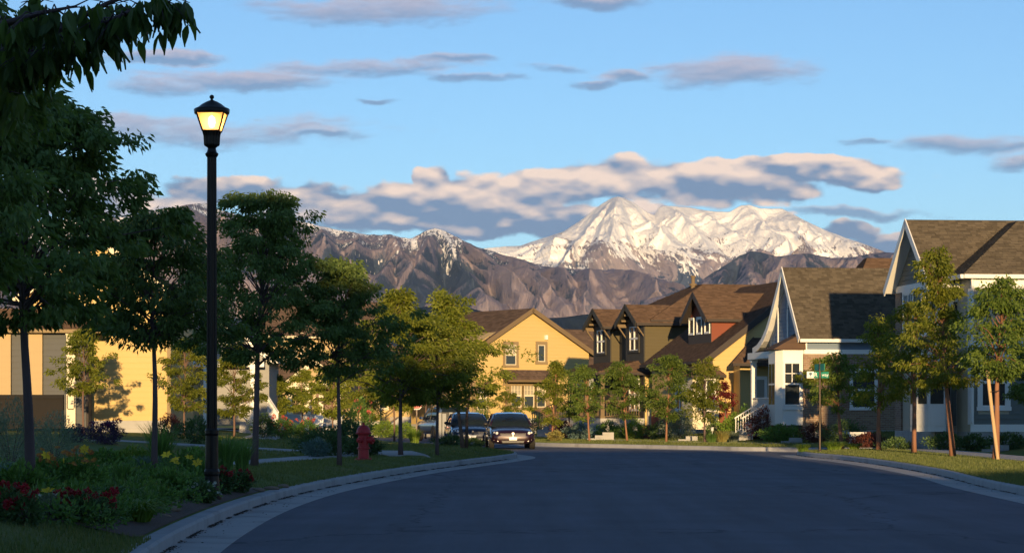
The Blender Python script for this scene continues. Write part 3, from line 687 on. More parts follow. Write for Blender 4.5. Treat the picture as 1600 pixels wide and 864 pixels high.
# wing towards the camera with a hipped roof
ww = h.wall([(uw, 0), (uw + 7.5, 0), (uw + 7.5, zw), (uw, zw)], 'v', -1.6, 0, M['beige'], 'wing_wall')
o_ = .32; rw = 2.6; zt_ = zw + (zr - ze) / (W / 2) * 0 + 2.05
hipn = [(uw - o_, -1.6 - o_, zw), (uw + 7.5 + o_, -1.6 - o_, zw), (uw + 5.2, 1.5, zt_), (uw + 2.6, 1.5, zt_)]
hipl = [(uw - o_, W / 2, zw), (uw - o_, -1.6 - o_, zw), (uw + 2.6, 1.5, zt_), (uw + 2.6, W / 2, zt_)]
h.roof([(n_, [3], [0]), (f_, [1], [])], M['sh_tan'], M['white'], M['white'], M['white'])
h.roof([(hipn, [], [0]), (hipl, [], [0])], M['sh_tan'], M['white'], M['white'], M['white'])
zs = 2.95
h.siding(w, ('f', 0), [(0.05, zs), (W - .05, zs), (W - .05, ze - .1), (W / 2, zr - .35), (0.05, ze - .1)], M['greygreen'], .17, [(1.0, 2.0, 3.4, 5.1), (3.1, 4.6, 3.4, 5.1)])
h.siding(w, ('s', 0), [(0.05, 0.3), (uw - .03, 0.3), (uw - .03, ze - .3), (0.05, ze - .3)], M['greygreen'], .17, [(h.side(1486, 470)[0] - .1, h.side(1504, 470)[0] + .1, 3.7, 5.5)])
h.trim(('s', 0), -.03, uw - .03, ze - .3, ze - .02, M['white'], .0, .05, 'frieze_board')
h.trim(('s', 0), -.05, .1, .3, ze - .3, M['white'], .036, .06, 'corner_board'); h.trim(('f', 0), -.05, .12, .3, ze - .3, M['white'], .036, .06, 'corner_board')
h.trim(('f', 0), 0, W, zs - .16, zs, M['white'], .0, .07, 'band_board'); h.trim(('f', 0), 0, W, ze - .34, ze - .1, M['white'], .036, .07, 'band_board')
vb0, vb1 = W - .75, W
MB().box(-.07, .3, vb0, vb1 + .05, 0, ze - .36).build('brick_pier', M['brick'], h.o)
h.window(('f', 0), 1.05, 1.95, 3.5, 5.0, M['white'], cols=1, muntin=(2, 2)); h.window(('f', 0), 3.2, 4.5, 3.5, 5.0, M['white'], cols=2, muntin=(2, 2))
h.window(('s', 0), h.side(1487, 470)[0], h.side(1503, 470)[0], 3.8, 5.4, M['white'])
h.siding(ww, ('s', -1.6), [(uw + .05, .35), (uw + 7.4, .35), (uw + 7.4, 2.9), (uw + .05, 2.9)], M['greygreen'], .17, [(h.side(1528, 600, -1.6)[0], h.side(1577, 600, -1.6)[0], .7, 2.75)])
h.trim(('s', -1.6), uw, uw + 7.5, 2.92, 3.2, M['white'], 0, .05, 'band_board'); h.trim(('s', -1.6), uw, uw + 7.5, 0.1, .35, M['white'], 0, .06, 'water_table')
h.siding(ww, ('s', -1.6), [(uw + .05, 3.2), (uw + 7.4, 3.2), (uw + 7.4, zw - .5), (uw + .05, zw - .5)], M['beige'], .17, [(uw + 2.9, uw + 5.2, 3.6, 5.2)])
h.trim(('s', -1.6), uw, uw + 7.5, zw - .5, zw - .02, M['white'], 0, .05, 'frieze_board'); h.trim(('s', -1.6), uw - .04, uw + .11, .35, zw - .5, M['white'], .036, .065, 'corner_board')
h.trim(('f', uw), -1.62, -1.5, .35, zw - .5, M['white'], .036, .06, 'corner_board')
a0 = h.side(1533, 600, -1.6)[0]; a1 = h.side(1572, 600, -1.6)[0]
h.window(('s', -1.6), a0, a1, .95, 2.6, M['white'], cas=.14); h.window(('s', -1.6), uw + 3.1, uw + 5.0, 3.8, 5.05, M['white'], cols=2)
mb = MB(); uq = uw + .03; mb.tube([(uq, -1.72, zw - .1), (uq, -1.78, zw - .4), (uq, -1.7, zw - .6), (uq, -1.7, .4)], .045, 8); mb.build('downspout', M['white'], h.o)
# bay on the near corner of the ground floor
pl = [(.35, 0), (.35, -.35), (.05, -.75), (-.55, -.75), (-.85, -.35), (-.85, .5), (0, .5)]
bw = MB().extr([(u, v, .1) for u, v in pl], (0, 0, 2.75)).build('bay', M['white'], h.o)
for (x0, y0), (x1, y1), k in ((pl[3], pl[4], 1), (pl[2], pl[3], 1), (pl[1], pl[2], 1), (pl[4], pl[5], 2)):
    e_ = Vector((x1 - x0, y1 - y0, 0)); Ln = e_.length; e_.normalize(); no = Vector((-e_.y, e_.x, 0)); no = no if no.dot(Vector(((x0 + x1) / 2, (y0 + y1) / 2 , 0)) - Vector((-.25, .1, 0))) > 0 else -no
    for i in range(k):
        c0 = Vector((x0, y0, 0)) + e_ * (Ln * i / k + .07); c1 = Vector((x0, y0, 0)) + e_ * (Ln * (i + 1) / k - .07); Z = Vector((0, 0, 1))
        for z0, z1 in ((1.05, 1.75), (1.80, 2.5)): MB().extr([c0 + Z * z0, c1 + Z * z0, c1 + Z * z1, c0 + Z * z1], no * .012).build('pane', M['glass'], bw)
        MB().extr([c0 + Z * .3, c1 + Z * .3, c1 + Z * .85, c0 + Z * .85], no * .02).build('panel', M['white'], bw)
MB().extr([(u * 1.12 + .03, v * 1.12 - .02, 2.85) for u, v in pl], (0, 0, .12)).build('bay_cap', M['white'], bw)
MB().box(-.1, L, -.05, W, -.8, .1).build('foundation', M['concrete'], h.o)
MB().box(uw - .02, uw + 7.5, -1.63, 0, -.8, .1).build('foundation', M['concrete'], h.o)

# ---- white and blue house with the swept gable
h = House('house', 1256, 105, 8, .75, 'slate blue house with swept white gable edge and white bay window')
zr = h.front(1222, 418, -.25)[1]; ze = h.side(1290, 521, -.3)[1] + .1; hw = 2.75; L = 6.9
curve = [(1222, 418), (1216, 446), (1210, 470), (1204, 494), (1198, 514), (1191, 530), (1184, 540), (1177, 545)]
cv = [h.front(x, y, -.25) for x, y in curve]; hw = cv[0][0]
wf = [(0, 0), (cv[5][0] - .3, 0), (cv[5][0] - .3, cv[5][1] - .15)] + [(v, z - .15) for v, z in reversed(cv[:5])] + [(0, ze - .12)]
w = h.wall(wf, 'u', 0, L, M['blue'])
kn = (zr - ze) / hw
near = [(-.25, -.3, ze - kn * .3), (L, -.3, ze - kn * .3), (L, hw, zr), (-.25, hw, zr)]
sl = [(near, [3], [0])]
for (va, za), (vb, zb2) in zip(cv, cv[1:]): sl.append(([(L, vb, zb2), (-.25, vb, zb2), (-.25, va, za), (L, va, za)], [1], []))
h.roof(sl, M['sh_tan'], M['white'], M['white'], M['white'], th=.05)
h.siding(w, ('f', 0), [(.1, 3.0), (cv[5][0] - .5, 3.0), (cv[4][0] - .3, 3.9), (hw, zr - .5), (.1, ze - .3)], M['blue'], .16)
for v in (1.0, 2.5, 4.2):
    zz = np.interp(v, [0, hw, cv[5][0]], [ze, zr, cv[5][1]]) - .35
    h.trim(('f', 0), v - .06, v + .06, 2.9, float(zz), M['white'], .03, .07, 'batten')
for k in range(9): h.trim(('f', 0), hw - .35, hw + .2, zr - 1.75 + k * .1, zr - 1.69 + k * .1, M['blue'], .03, .07, 'gable_vent_slat')
h.trim(('s', 0), 0, L, ze - .42, ze - .12, M['white'], 0, .06, 'frieze_board')
zb3 = h.side(1290, 546)[1]; zb4 = h.side(1290, 553)[1]
h.siding(w, ('s', 0), [(.12, zb3), (L, zb3), (L, ze - .42), (.12, ze - .42)], M['blue'], .16)
h.trim(('s', 0), 0, L, zb4, zb3, M['white'], 0, .07, 'band_board'); h.trim(('s', 0), -.04, .12, zb3, ze - .42, M['white'], .0, .06, 'corner_board')
MB().box(-.03, L, -.08, .3, 0, zb4).build('brick_wall', M['brick'], h.o)
h.window(('s', -.08), 2.0, 3.0, .9, 2.4, M['white'], o=.01); h.window(('s', -.08), 4.2, 5.2, .9, 2.4, M['white'], o=.01)
# bay with small swept roof
b0 = -1.12; zt_ = h.side(1230, 546)[1]
bay = MB().extr([(0, .05, .2), (b0 + .25, .05, .2), (b0, .35, .2), (b0, 1.5, .2), (0, 1.5, .2)], (0, 0, zt_ - .2)).build('bay', M['white'], h.o)
for z0, z1 in ((1.05, 1.85), (1.92, 2.72)):
    h.quad_box(MB(), ('s', .05), -.78, -.18, z0, z1, 0, .012).build('pane', M['glass'], bay)
    h.quad_box(MB(), ('f', b0), .45, .85, z0, z1, 0, .012).build('pane', M['glass'], bay); h.quad_box(MB(), ('f', b0), .95, 1.4, z0, z1, 0, .012).build('pane', M['glass'], bay)
fr = MB()
for z0, z1 in ((.98, 1.05), (1.85, 1.92), (2.72, 2.8)): h.quad_box(fr, ('s', .05), -.86, -.1, z0, z1, 0, .035)
h.quad_box(fr, ('s', .05), -.86, -.78, .98, 2.8, 0, .03); h.quad_box(fr, ('s', .05), -.18, -.1, .98, 2.8, 0, .03); h.quad_box(fr, ('s', .05), -.5, -.47, 1.92, 2.72, .012, .022); h.quad_box(fr, ('s', .05), -.78, -.18, 2.3, 2.33, .012, .022)
h.quad_box(fr, ('s', .05), -.9, -.02, .82, .92, 0, .06)
fr.build('sash', M['white'], bay)
pr = MB(); rings = []
for k in range(6):
    t = k / 5; e2 = .18 * (1 - t) ** 2 + .02; z = zt_ + .9 * t ** .8 * 1.0; g_ = 1 - t
    rings.append([(0 + .05, .05 - e2, z), (b0 * (g_ ** 1.6) - e2 + .2 * t, .05 - e2 + .35 * t, z), (b0 * (g_ ** 1.6) - e2 + .2 * t, 1.5 + e2 - .35 * t, z), (.05, 1.5 + e2, z)])
vs = [p for r in rings for p in r]; pr.add(vs, [(i * 4 + k, i * 4 + (k + 1) % 4, i * 4 + 4 + (k + 1) % 4, i * 4 + 4 + k) for i in range(5) for k in range(4)] + [(3, 2, 1, 0)])
pr.build('bay_roof', M['sh_brown'], h.o)
# porch behind the bay
vp = cv[5][0] - .3
MB().box(-.9, 0, 1.9, vp, .0, .45).build('porch_floor', M['concrete'], h.o)
MB().box(-.95, 0, 1.6, vp + .1, zt_ - .3, zt_ - .02).build('porch_beam', M['white'], h.o)
for v in (2.3, vp - .2): h.column(-.75, v, .45, zt_ - .3, .22, M['white'])
h.rail((-.8, 2.4, .45), (-.8, vp - .3, .45), M['white'])
h.window(('f', 0), 2.6, 3.5, .9, 2.4, M['white'])
h.steps(-.9, 3.3, -1, 0, 4, .45, .16, .3, 1.3, M['concrete'])
h.rail((-1.0, 2.6, .35), (-2.0, 2.6, -.25), M['white'], .75); h.rail((-1.0, 3.95, .35), (-2.0, 3.95, -.25), M['white'], .75)
MB().box(-.02, L, -.06, vp, -.9, 0).build('foundation', M['concrete'], h.o)

# ---- yellow-sided house with red dormer
h = House('house', 1110, 117, 13, .7, 'brown-roofed house with rust red dormer and bright yellow side wall')
k0 = h.side(1096, 563); k1 = h.side(1205, 478); kk = (k1[1] - k0[1]) / (k1[0] - k0[0])
um = 4.7; ze = k0[1] + kk * (0 - k0[0]); zr = ze + kk * um; L = 9.6
w = h.wall([(0, 0), (um + 4.5, 0), (um + 4.5, ze), (um, zr - .1), (0, ze - .1)], 'v', 0, L, M['yellow'])
l_, r_ = h.gable_v(0, um * 2, 0, L, ze, zr, .3, .3, .45, um)
h.roof([(l_, [1], [0]), (r_, [3], [])], M['sh_brown'], M['dark_trim'], M['dark_trim'], M['dark_trim'])
h.siding(w, ('s', 0), [(.08, .75), (um * 2 - .1, .75), (um * 2 - .1, ze - .2), (um, zr - .3), (.08, ze - .2)], M['yellow'], .2)
h.trim(('s', 0), 0, 9, 0, .75, M['redwall'], 0, .05, 'red_base'); h.trim(('s', 0), -.03, .1, .75, ze - .2, M['dark_trim'], .03, .06, 'corner_board')
# dormer
uf = .75; v0 = h.side(1107, 510)[0]
zc = h.front(1083, 457, uf - .35)[1]; va = h.front(1103, 495, uf - .35); vbk = h.front(1063, 495, uf - .35); zd = va[1] + .1
d0, d1 = va[0] + .25, vbk[0] - .25; dm = (d0 + d1) / 2
MB().extr([(uf, d0, 0 + 2.6), (uf, d1, 2.6), (uf, d1, zd), (uf, dm, zc - .15), (uf, d0, zd)], (5.2, 0, 0)).build('dormer', M['redwall'], h.o)
nr, fr_ = h.gable_u(uf, uf + 4.6, d0, d1, zd, zc, .35, 0, .3)
h.roof([(nr, [3], [0]), (fr_, [1], [])], M['sh_brown'], M['dark_trim'], M['dark_trim'], M['dark_trim'], tab=.25)
h.trim(('f', uf), d0, d1, zd - 1.35, zd - .02, M['dark_trim'], 0, .02, 'window_surround')
zw0 = h.front(1090, 521, uf)[1]; zw1 = h.front(1090, 498, uf)[1]
for i in range(3):
    c = d0 + .55 + i * (d1 - d0 - 1.1) / 2; h.window(('f', uf), c - .34, c + .34, zw0, zw1, M['white'], cas=.06, sash=False, o=.03)
# ground floor window, small side roof, base
h.window(('f', 0), 1.2, 2.3, .9, 2.6, M['white'], cols=2); h.window(('f', 0), 4.2, 5.3, .9, 2.6, M['white'], cols=2)
h.trim(('f', 0), 0, L, 0, .75, M['redwall'], 0, .04, 'red_base')
q0 = h.side(1090, 585, -.8); zq = q0[1]
pb = h.wall([(-1.0, 0), (.25, 0), (.25, zq), (-1.0, zq)], 'v', -.5, 1.2, M['cream'], 'bay'); 
h.window(('s', -.5), -.75, 0.0, .9, 2.3, M['white'], cols=2, o=.01)
h.roof([([(-1.25, -.75, zq), (.5, -.75, zq), (.1, 0, zq + .45), (-.5, 0, zq + .45)], [], [0]), ([(-1.25, 1.4, zq), (-1.25, -.75, zq), (-.5, 0, zq + .45), (-.5, 1.0, zq + .45)], [], [])], M['sh_brown'], M['dark_trim'])
# back porch in the shade at the right
q1 = h.side(1165, 560, -1.2)
h.wall([(q1[0] - .2, 0), (q1[0] + 3.4, 0), (q1[0] + 3.4, 2.9), (q1[0] - .2, 2.9)], 'v', -1.0, 0, M['yellow'], 'back_porch')
h.roof([([(q1[0] - .8, -1.7, 3.0), (q1[0] + 4, -1.7, 3.0), (q1[0] + 4, 0, 4.2), (q1[0] + .8, 0, 4.2)], [3], [0])], M['sh_brown'], M['dark_trim'], M['dark_trim'])
h.window(('s', -1.0), q1[0] + .55, q1[0] + 1.0, .9, 2.3, M['white'], sash=False, o=.01, blind=True)
# chimney flue
c_ = h.side(1083, 440, 10.0)
MB().box(0, L * 0 + um * 2, 0, L, -.9, 0).build('foundation', M['concrete'], h.o)

# ---- dark olive house with twin bracketed gables
h = House('house', 1006, 128, 15, .72, 'dark olive house with twin bracketed gables above a front porch')
ze = h.side(1030, 503, -.2)[1] + .12; gA = h.front(980, 476, -.4); zr = gA[1]; wv = 3.0
vo = h.front(929, 478, -.4)[0] - gA[0]
ap = []
for off in (0, vo):
    nm = 'near' if off == 0 else 'far'; L = 4.5; m_ = off + wv / 2
    w = h.wall([(off, 0), (off + wv, 0), (off + wv, ze), (m_, zr - .12), (off, ze)], 'u', 0, L, M['charcoal'], 'gable_bay')
    n_, f_ = h.gable_u(0, L, off, off + wv, ze, zr, .5, 0, .3)
    h.roof([(n_, [3], [0]), (f_, [1], [])], M['sh_brown'], M['charcoal'], M['charcoal'], M['dark_trim'])
    h.siding(w, ('s', off), [(.06, 3.1), (4.4, 3.1), (4.4, ze - .05), (.06, ze - .05)], M['olive'], .16)
    z0 = h.front(985, 548, 0)[1]; z1 = h.front(985, 511, 0)[1]
    h.window(('f', 0), m_ - .72, m_ + .72, z0, z1, M['white'], casing=M['charcoal'], cas=.12, cols=2)
    for sv in (-1, 1):      # brackets under the rakes
        for k in range(2 if sv < 0 else 3):
            t = .25 + .3 * k; v = m_ + sv * (wv / 2 + .2) * t; z = zr - .25 - (zr - ze) / (wv / 2) * abs(v - m_)
            mb = MB(); mb.beam((0, v, z), (-.42, v, z), (0, 0, 1), .09, .1); mb.build('bracket', M['brown_trim'], h.o)
        v = m_ + sv * wv / 2; mb = MB(); mb.beam((0, v, ze - .15), (-.45, v, ze - .15), (0, 0, 1), .1, .1); mb.beam((-.02, v, ze - .75), (-.42, v, ze - .2), (0, 0, 1), .09, .1); mb.build('knee_brace', M['brown_trim'], h.o)
    h.trim(('f', 0), off, off + wv, 3.0, 3.14, M['dark_trim'], 0, .04, 'band_board')
w = h.wall([(wv, 0), (vo, 0), (vo, ze), (wv, ze)], 'u', .5, 2, M['charcoal'], 'recess_wall')
h.window(('f', .5), wv + .25, wv + .95, h.front(966, 548, .5)[1], h.front(966, 511, .5)[1], M['white'], sash=True)
pk = h.side(1085, 446, 5.0); e0 = ze
hx0, hx1, hy0, hy1 = .3, 9.0, -.1, vo + wv
h.wall([(1.0, 0), (9, 0), (9, ze), (1.0, ze)], 'v', 0, vo + wv, M['olive'])
zp = pk[1]; um = pk[0]
h.roof([([(.3, hy1, e0), (.3, hy0, e0), (um, 3.6, zp), (um, hy1 - 3.6, zp)], [], []), ([(.3, hy0, e0), (9, hy0, e0), (9, 3.6, zp), (um, 3.6, zp)], [], [0]), ([(9, hy1, e0), (.3, hy1, e0), (um, hy1 - 3.6, zp), (9, hy1 - 3.6, zp)], [], [])], M['sh_brown'], M['dark_trim'])
h.siding(h.o.children[0], ('s', 0), [(4.4, 3.1), (8.9, 3.1), (8.9, ze - .05), (4.4, ze - .05)], M['olive'], .16)
mb = MB(); fx = h.side(1083, 440, 4.2); mb.lathe([(.13, zp - .5), (.13, zp - .05), (.2, zp - .05), (.2, zp + .05), (.1, zp + .06), (.1, fx[1] + .2), (.14, fx[1] + .2), (.14, fx[1] + .3)], 10, (fx[0], 4.2, 0)); mb.build('chimney_flue', M['brown_trim'], h.o)
# porch along the front
pt0 = h.front(893, 574, -2.4); pz = 2.75
h.roof([([(-2.5, vo + wv, pz), (-2.5, -.3, pz), (0, .9, 3.35), (0, vo + wv - 1.2, 3.35)], [], [0]), ([(-2.5, -.3, pz), (0.6, -.3, pz), (0.6, .9, 3.35), (0, .9, 3.35)], [], [0])], M['sh_brown'], M['dark_trim'])
MB().box(-2.3, 0, -.1, vo + wv, -.2, .45).build('porch_floor', M['concrete'], h.o)
for v in (0.1, 2.8, 5.4, vo + wv - .2): h.column(-2.15, v, .45, pz - .05, .2, M['brown_trim'])
h.column(.35, -.12, .0, 1.35, .42, M['cream'], 'pier')
h.rail((-2.15, .3, .45), (-2.15, 2.6, .45), M['brown_trim']); h.rail((-2.15, 3.1, .45), (-2.15, 5.2, .45), M['brown_trim']); h.rail((-2.0, .0, .45), (-.2, .0, .45), M['brown_trim'])
h.steps(-2.3, 6.3, -1, 0, 4, .45, .15, .32, 1.4, M['concrete'])
h.rail((-2.4, 5.6, .45), (-3.9, 5.6, -.2), M['brown_trim']); h.rail((-2.4, 7.0, .45), (-3.9, 7.0, -.2), M['brown_trim'])
h.window(('f', 0), .8, 2.2, .9, 2.4, M['white'], cols=2); h.quad_box(MB(), ('f', .5), 3.5, 4.5, .45, 2.5, 0, .04).build('door', M['door'], h.o)
h.siding(h.o.children[0], ('s', 0), [(.06, .1), (4.4, .1), (4.4, 3.0), (.06, 3.0)], M['yellow'], .16)
MB().box(0, 9, 0, vo + wv, -.9, 0).build('foundation', M['concrete'], h.o)

# ---- yellow house with the broad gable in the middle
h = House('house', 738, 150, 33, .75, 'pale yellow house with broad brown-edged gable behind the parked sedan')
W = h.side(920, 600)[0]; ap = h.side(828, 482); ez = h.side(918, 549)[1] + .05; um = ap[0]; zr = ap[1]
k = (zr - ez) / (W - um); eL = zr - k * um
w = h.wall([(0, 0), (W, 0), (W, ez), (um, zr - .15), (0, eL)], 'v', 0, 7, M['yellow'])
l_, r_ = h.gable_v(0, W, 0, 7, min(eL, ez), zr, .35, .3, .4, um)
h.roof([(l_, [1], [0]), (r_, [3], [0])], M['sh_dark'], M['brown_trim'], M['brown_trim'], M['brown_trim'], exp=.2, tab=.4)
holes = []
def sw(x0, x1, y0, y1, **kw):
    a, zb_ = h.side(x0, y1); b, zt2 = h.side(x1, y0); holes.append((a - .12, b + .12, zb_ - .1, zt2 + .1)); h.window(('s', 0), a, b, zb_, zt2, M['cream'], casing=M['taupe_trim'], cas=.16, **kw)
sw(789, 806, 539, 570, muntin=(3, 2), blind=True); sw(840, 851, 539, 565, sash=False)
sw(798, 814, 600, 636, muntin=(3, 2), blind=True); sw(818, 834, 600, 636, muntin=(3, 2), blind=True); sw(838, 852, 600, 636, muntin=(3, 2), blind=True)
sw(745, 760, 604, 640, muntin=(3, 2))
h.siding(w, ('s', 0), [(.1, .35), (W - .1, .35), (W - .1, ez - .15), (um, zr - .35), (.1, eL - .15)], M['yellow'], .2, holes)
sa_, sz = h.side(785, 593); sb_, sz2 = h.side(858, 578)
h.roof([([(sa_ - .1, -.75, sz), (sb_ + .1, -.75, sz), (sb_ + .1, 0, sz2), (sa_ - .1, 0, sz2)], [1, 3], [0])], M['sh_dark'], M['brown_trim'], M['brown_trim'], M['brown_trim'], exp=.2)
h.trim(('s', 0), sa_, sb_, sz - .35, sz, M['taupe_trim'], 0, .08, 'band_board')
for x in (792, 856): a = h.side(x, 620)[0]; h.trim(('s', 0), a - .1, a + .1, .3, sz - .3, M['taupe_trim'], 0, .07, 'pilaster')
h.trim(('s', 0), -.02, .14, .3, eL, M['taupe_trim'], 0, .06, 'corner_board')
a, z = h.side(852, 527); h.quad_box(MB(), ('s', 0), a - .09, a + .09, z - .13, z + .13, .03, .16).build('wall_light', M['white'], h.o)
MB().box(0, W, 0, 7, -1, .0).build('foundation', M['concrete'], h.o); h.trim(('s', 0), 0, W, 0, .35, M['concrete'], 0, .03, 'plinth')

# ---- a brown roof beyond, between the yellow and the olive house
h = House('house', 872, 182, 33, .8, 'umber-roofed house glimpsed behind the pale yellow gable')
zt2 = h.side(885, 511)[1]
h.wall([(0, 0), (9, 0), (9, 3.4), (0, 3.4)], 'v', 0, 8, M['grey'])
n_, f_ = h.gable_u(0, 9, 0, 8, 3.6, zt2, .3, .3, .4)
h.roof([(n_, [1, 3], [0]), (f_, [1, 3], [])], M['sh_dark'], M['brown_trim'], exp=.22, tab=.45)
h.window(('s', 0), 2, 3.2, .9, 2.4, M['white']); h.window(('s', 0), 5, 6.2, .9, 2.4, M['white'])
# ---- roof beyond the blue house
h = House('house', 1330, 128, 6, .8, 'brown hipped roof showing above the slate blue house')
zt2 = h.side(1390, 403, 3)[1]; W = 8.0
h.wall([(0, 0), (W, 0), (W, 5.6), (0, 5.6)], 'v', 0, 7, M['beige'])
h.roof([([(-.4, -.4, 5.6), (W + .4, -.4, 5.6), (W - 2.6, 3.2, zt2), (1.6, 3.2, zt2)], [], [0]), ([(-.4, 7.4, 5.6), (-.4, -.4, 5.6), (1.6, 3.2, zt2), (1.6, 3.8, zt2)], [], [0]),
        ([(W + .4, -.4, 5.6), (W + .4, 7.4, 5.6), (W - 2.6, 3.8, zt2), (W - 2.6, 3.2, zt2)], [], []), ([(W + .4, 7.4, 5.6), (-.4, 7.4, 5.6), (1.6, 3.8, zt2), (W - 2.6, 3.8, zt2)], [], [])], M['sh_brown'], M['brown_trim'])
h.window(('s', 0), 2, 3.2, 3.6, 5, M['white']); h.window(('s', 0), 5, 6.2, 3.6, 5, M['white'])

# ---- yellow house at the far left
h = House('house', 266, 100, 2, .85, 'sunlit yellow clapboard house behind the flower bed on the left')
W = 5.6; ez = h.side(266, 455)[1]; zr = h.side(165, 368)[1]
w = h.wall([(-W, 0), (0, 0), (0, ez), (-W / 2, zr - .12), (-W, ez)], 'v', 0, 10, M['yellow'])
l_, r_ = h.gable_v(-W, 0, 0, 10, ez, zr, .4, .3, .35)
h.roof([(l_, [1], [0]), (r_, [3], [0])], M['sh_brown'], M['cream'], M['cream'], M['cream'])
a, b = h.side(117, 640), h.side(126, 606)
h.siding(w, ('s', 0), [(-W + .1, .3), (-.1, .3), (-.1, ez - .15), (-W / 2, zr - .35), (-W + .1, ez - .15)], M['yellow'], .225, [(-3.85, -3.35, .8, 2.0)])
h.window(('s', 0), -3.85, -3.4, .85, 1.95, M['white'], sash=False)
h.trim(('s', 0), -.12, .03, 0, ez - .1, M['taupe_trim'], .0, .06, 'corner_board')
h.trim(('s', 0), -W, 0, 0, .3, M['concrete'], 0, .03, 'plinth')
p0, pzz = h.side(155, 514, -2.2); pt_ = h.side(112, 484, -.6)
ww = h.wall([(p0 - 6, 0), (p0 - .55, 0), (p0 - .55, pzz - .1), (p0 - 6, pzz - .1)], 'v', -1.7, 0, M['grey_wing_shade'], 'porch_wing')
h.roof([([(p0 - 6.2, -2.2, pzz), (p0, -2.2, pzz), (pt_[0], -.5, pt_[1]), (p0 - 4.4, -.5, pt_[1])], [], [0]), ([(p0, -2.2, pzz), (p0, 0, pzz), (pt_[0], 0, pt_[1]), (pt_[0], -.5, pt_[1])], [], [0]),
        ([(p0 - 4.4, -.5, pt_[1]), (pt_[0], -.5, pt_[1]), (pt_[0], 0, pt_[1] + .05), (p0 - 4.4, 0, pt_[1] + .05)], [], [])], M['sh_brown'], M['cream'], M['cream'], M['taupe_trim'])
h.siding(ww, ('s', -1.7), [(p0 - 5.9, .3), (p0 - .6, .3), (p0 - .6, pzz - .2), (p0 - 5.9, pzz - .2)], M['grey_wing_shade'], .225)
for x, m_ in ((p0 - 3.65, 'tan'), (p0 - 2.45, 'tan'), (p0 - 5.2, 'tan')): h.trim(('s', -1.7), x - .26, x + .26, 1.3, pzz - .2, M[m_], .03, .3, 'pilaster')
h.trim(('s', -1.7), p0 - 5.9, p0 - 1.4, 1.15, 1.3, M['shade_base'], .02, .36, 'ledge'); h.trim(('s', -1.7), p0 - 5.9, p0 - 1.4, .0, 1.15, M['shade_base'], .0, .3, 'dark_base')
h.column(p0 - 1.1, -1.85, 0, pzz - .1, .34, M['cream'])
mb = MB(); mb.tube([(p0 - .5, -1.78, pzz - .1), (p0 - .5, -1.78, .1)], .05, 8); mb.build('downspout', M['dark_trim'], h.o)
mb = MB(); g0 = p0 - 1.1
mb.tube([(g0 - .1, -2.06, .75), (g0 + .1, -2.06, .75), (g0 + .13, -2.06, .8), (g0 + .13, -2.06, 1.25), (g0 + .1, -2.06, 1.3), (g0 - .1, -2.06, 1.3), (g0 - .13, -2.06, 1.25), (g0 - .13, -2.06, .8), (g0 - .1, -2.06, .75)], .015, 6); mb.build('wall_lantern', M['dark_metal'], h.o)
MB().box(-W, 0, 0, 10, -1, 0).build('foundation', M['concrete'], h.o)

# ---- grey house with white posts behind the lamp
h = House('house', 268, 121, 2, .9, 'grey clapboard house with white porch post behind the lamp post')
W = 4.6; ez = 3.3; zr = 5.0
w = h.wall([(0, 0), (W, 0), (W, ez), (W / 2, zr), (0, ez)], 'v', 0, 8, M['grey'])
l_, r_ = h.gable_v(0, W, 0, 8, ez, zr, .4, .3, .35)
h.roof([(l_, [1], [0]), (r_, [3], [0])], M['sh_dark'], M['white'], M['white'], M['white'])
a0, z0 = h.side(274, 631); a1, z1 = h.side(286, 610)
h.siding(w, ('s', 0), [(.1, .2), (W - .1, .2), (W - .1, ez - .1), (W / 2, zr - .3), (.1, ez - .1)], M['grey'], .22, [(a0 - .1, a1 + .1, z0 - .1, z1 + .1)])
h.window(('s', 0), a0, a1, z0, z1, M['white'], cols=1, muntin=(2, 2)); h.trim(('s', 0), -.05, .14, 0, ez, M['taupe_trim'], .0, .07, 'corner_board')
a, z = h.side(324, 600, -.9); h.column(a, -.9, 0, 2.7, .34, M['white']); h.column(a + 2.2, -.9, 0, 2.7, .34, M['white'])
a, z = h.side(302, 600); h.trim(('s', 0), a - .25, a + .25, .1, 2.7, M['tan'], 0, .1, 'pilaster')
MB().box(a, a + 3.4, -1.1, 0, 2.7, 2.95).build('porch_beam', M['white'], h.o)
q0 = h.side(371, 640, -1); h.steps(q0[0] + .8, -1.2, 0, -1, 4, .3, .17, .3, 1.3, M['concrete'])
h.rail((q0[0] + .1, -1.1, .5), (q0[0] + 1.0, -2.6, -.3), M['white'])
h.rail((q0[0] + 1.4, -1.1, .5), (q0[0] + 2.0, -2.6, -.3), M['white'])

# ---- tan house with the white porch gable
h = House('house', 412, 150, 3, .95, 'tan house with white porch gable seen between the shaded trees')
W = 6.8; ez = h.side(470, 520)[1]; zr = ez + 2.0
w = h.wall([(0, 0), (W, 0), (W, ez), (0, ez)], 'v', 0, 9, M['tan'])
n_, f_ = h.gable_u(0, W, 0, 9, ez, zr, .4, .4, .4)
h.roof([(n_, [1, 3], [0]), (f_, [1, 3], [])], M['sh_dark'], M['cream'], M['cream'], M['cream'], exp=.2, tab=.4)
a0, z0 = h.side(449, 571); a1, z1 = h.side(462, 552)
h.siding(w, ('s', 0), [(.1, .3), (W - .1, .3), (W - .1, ez - .1), (.1, ez - .1)], M['tan'], .2, [(a0 - .5, a1 + .5, z0 - .1, z1 + .1)])
h.window(('s', 0), a0, a1, z0, z1, M['cream'], cols=2, cas=.12)
for x in (442, 472): a = h.side(x, 560)[0]; h.trim(('s', 0), a - .09, a + .09, 2.8, ez, M['cream'], .03, .06, 'corner_board')
pz_ = h.side(430, 597, -2.2)[1]; pa, pb_ = h.side(424, 597, -2.2)[0], h.side(522, 597, -2.2)[0]; pr_ = h.side(515, 562, -2.2)[1]
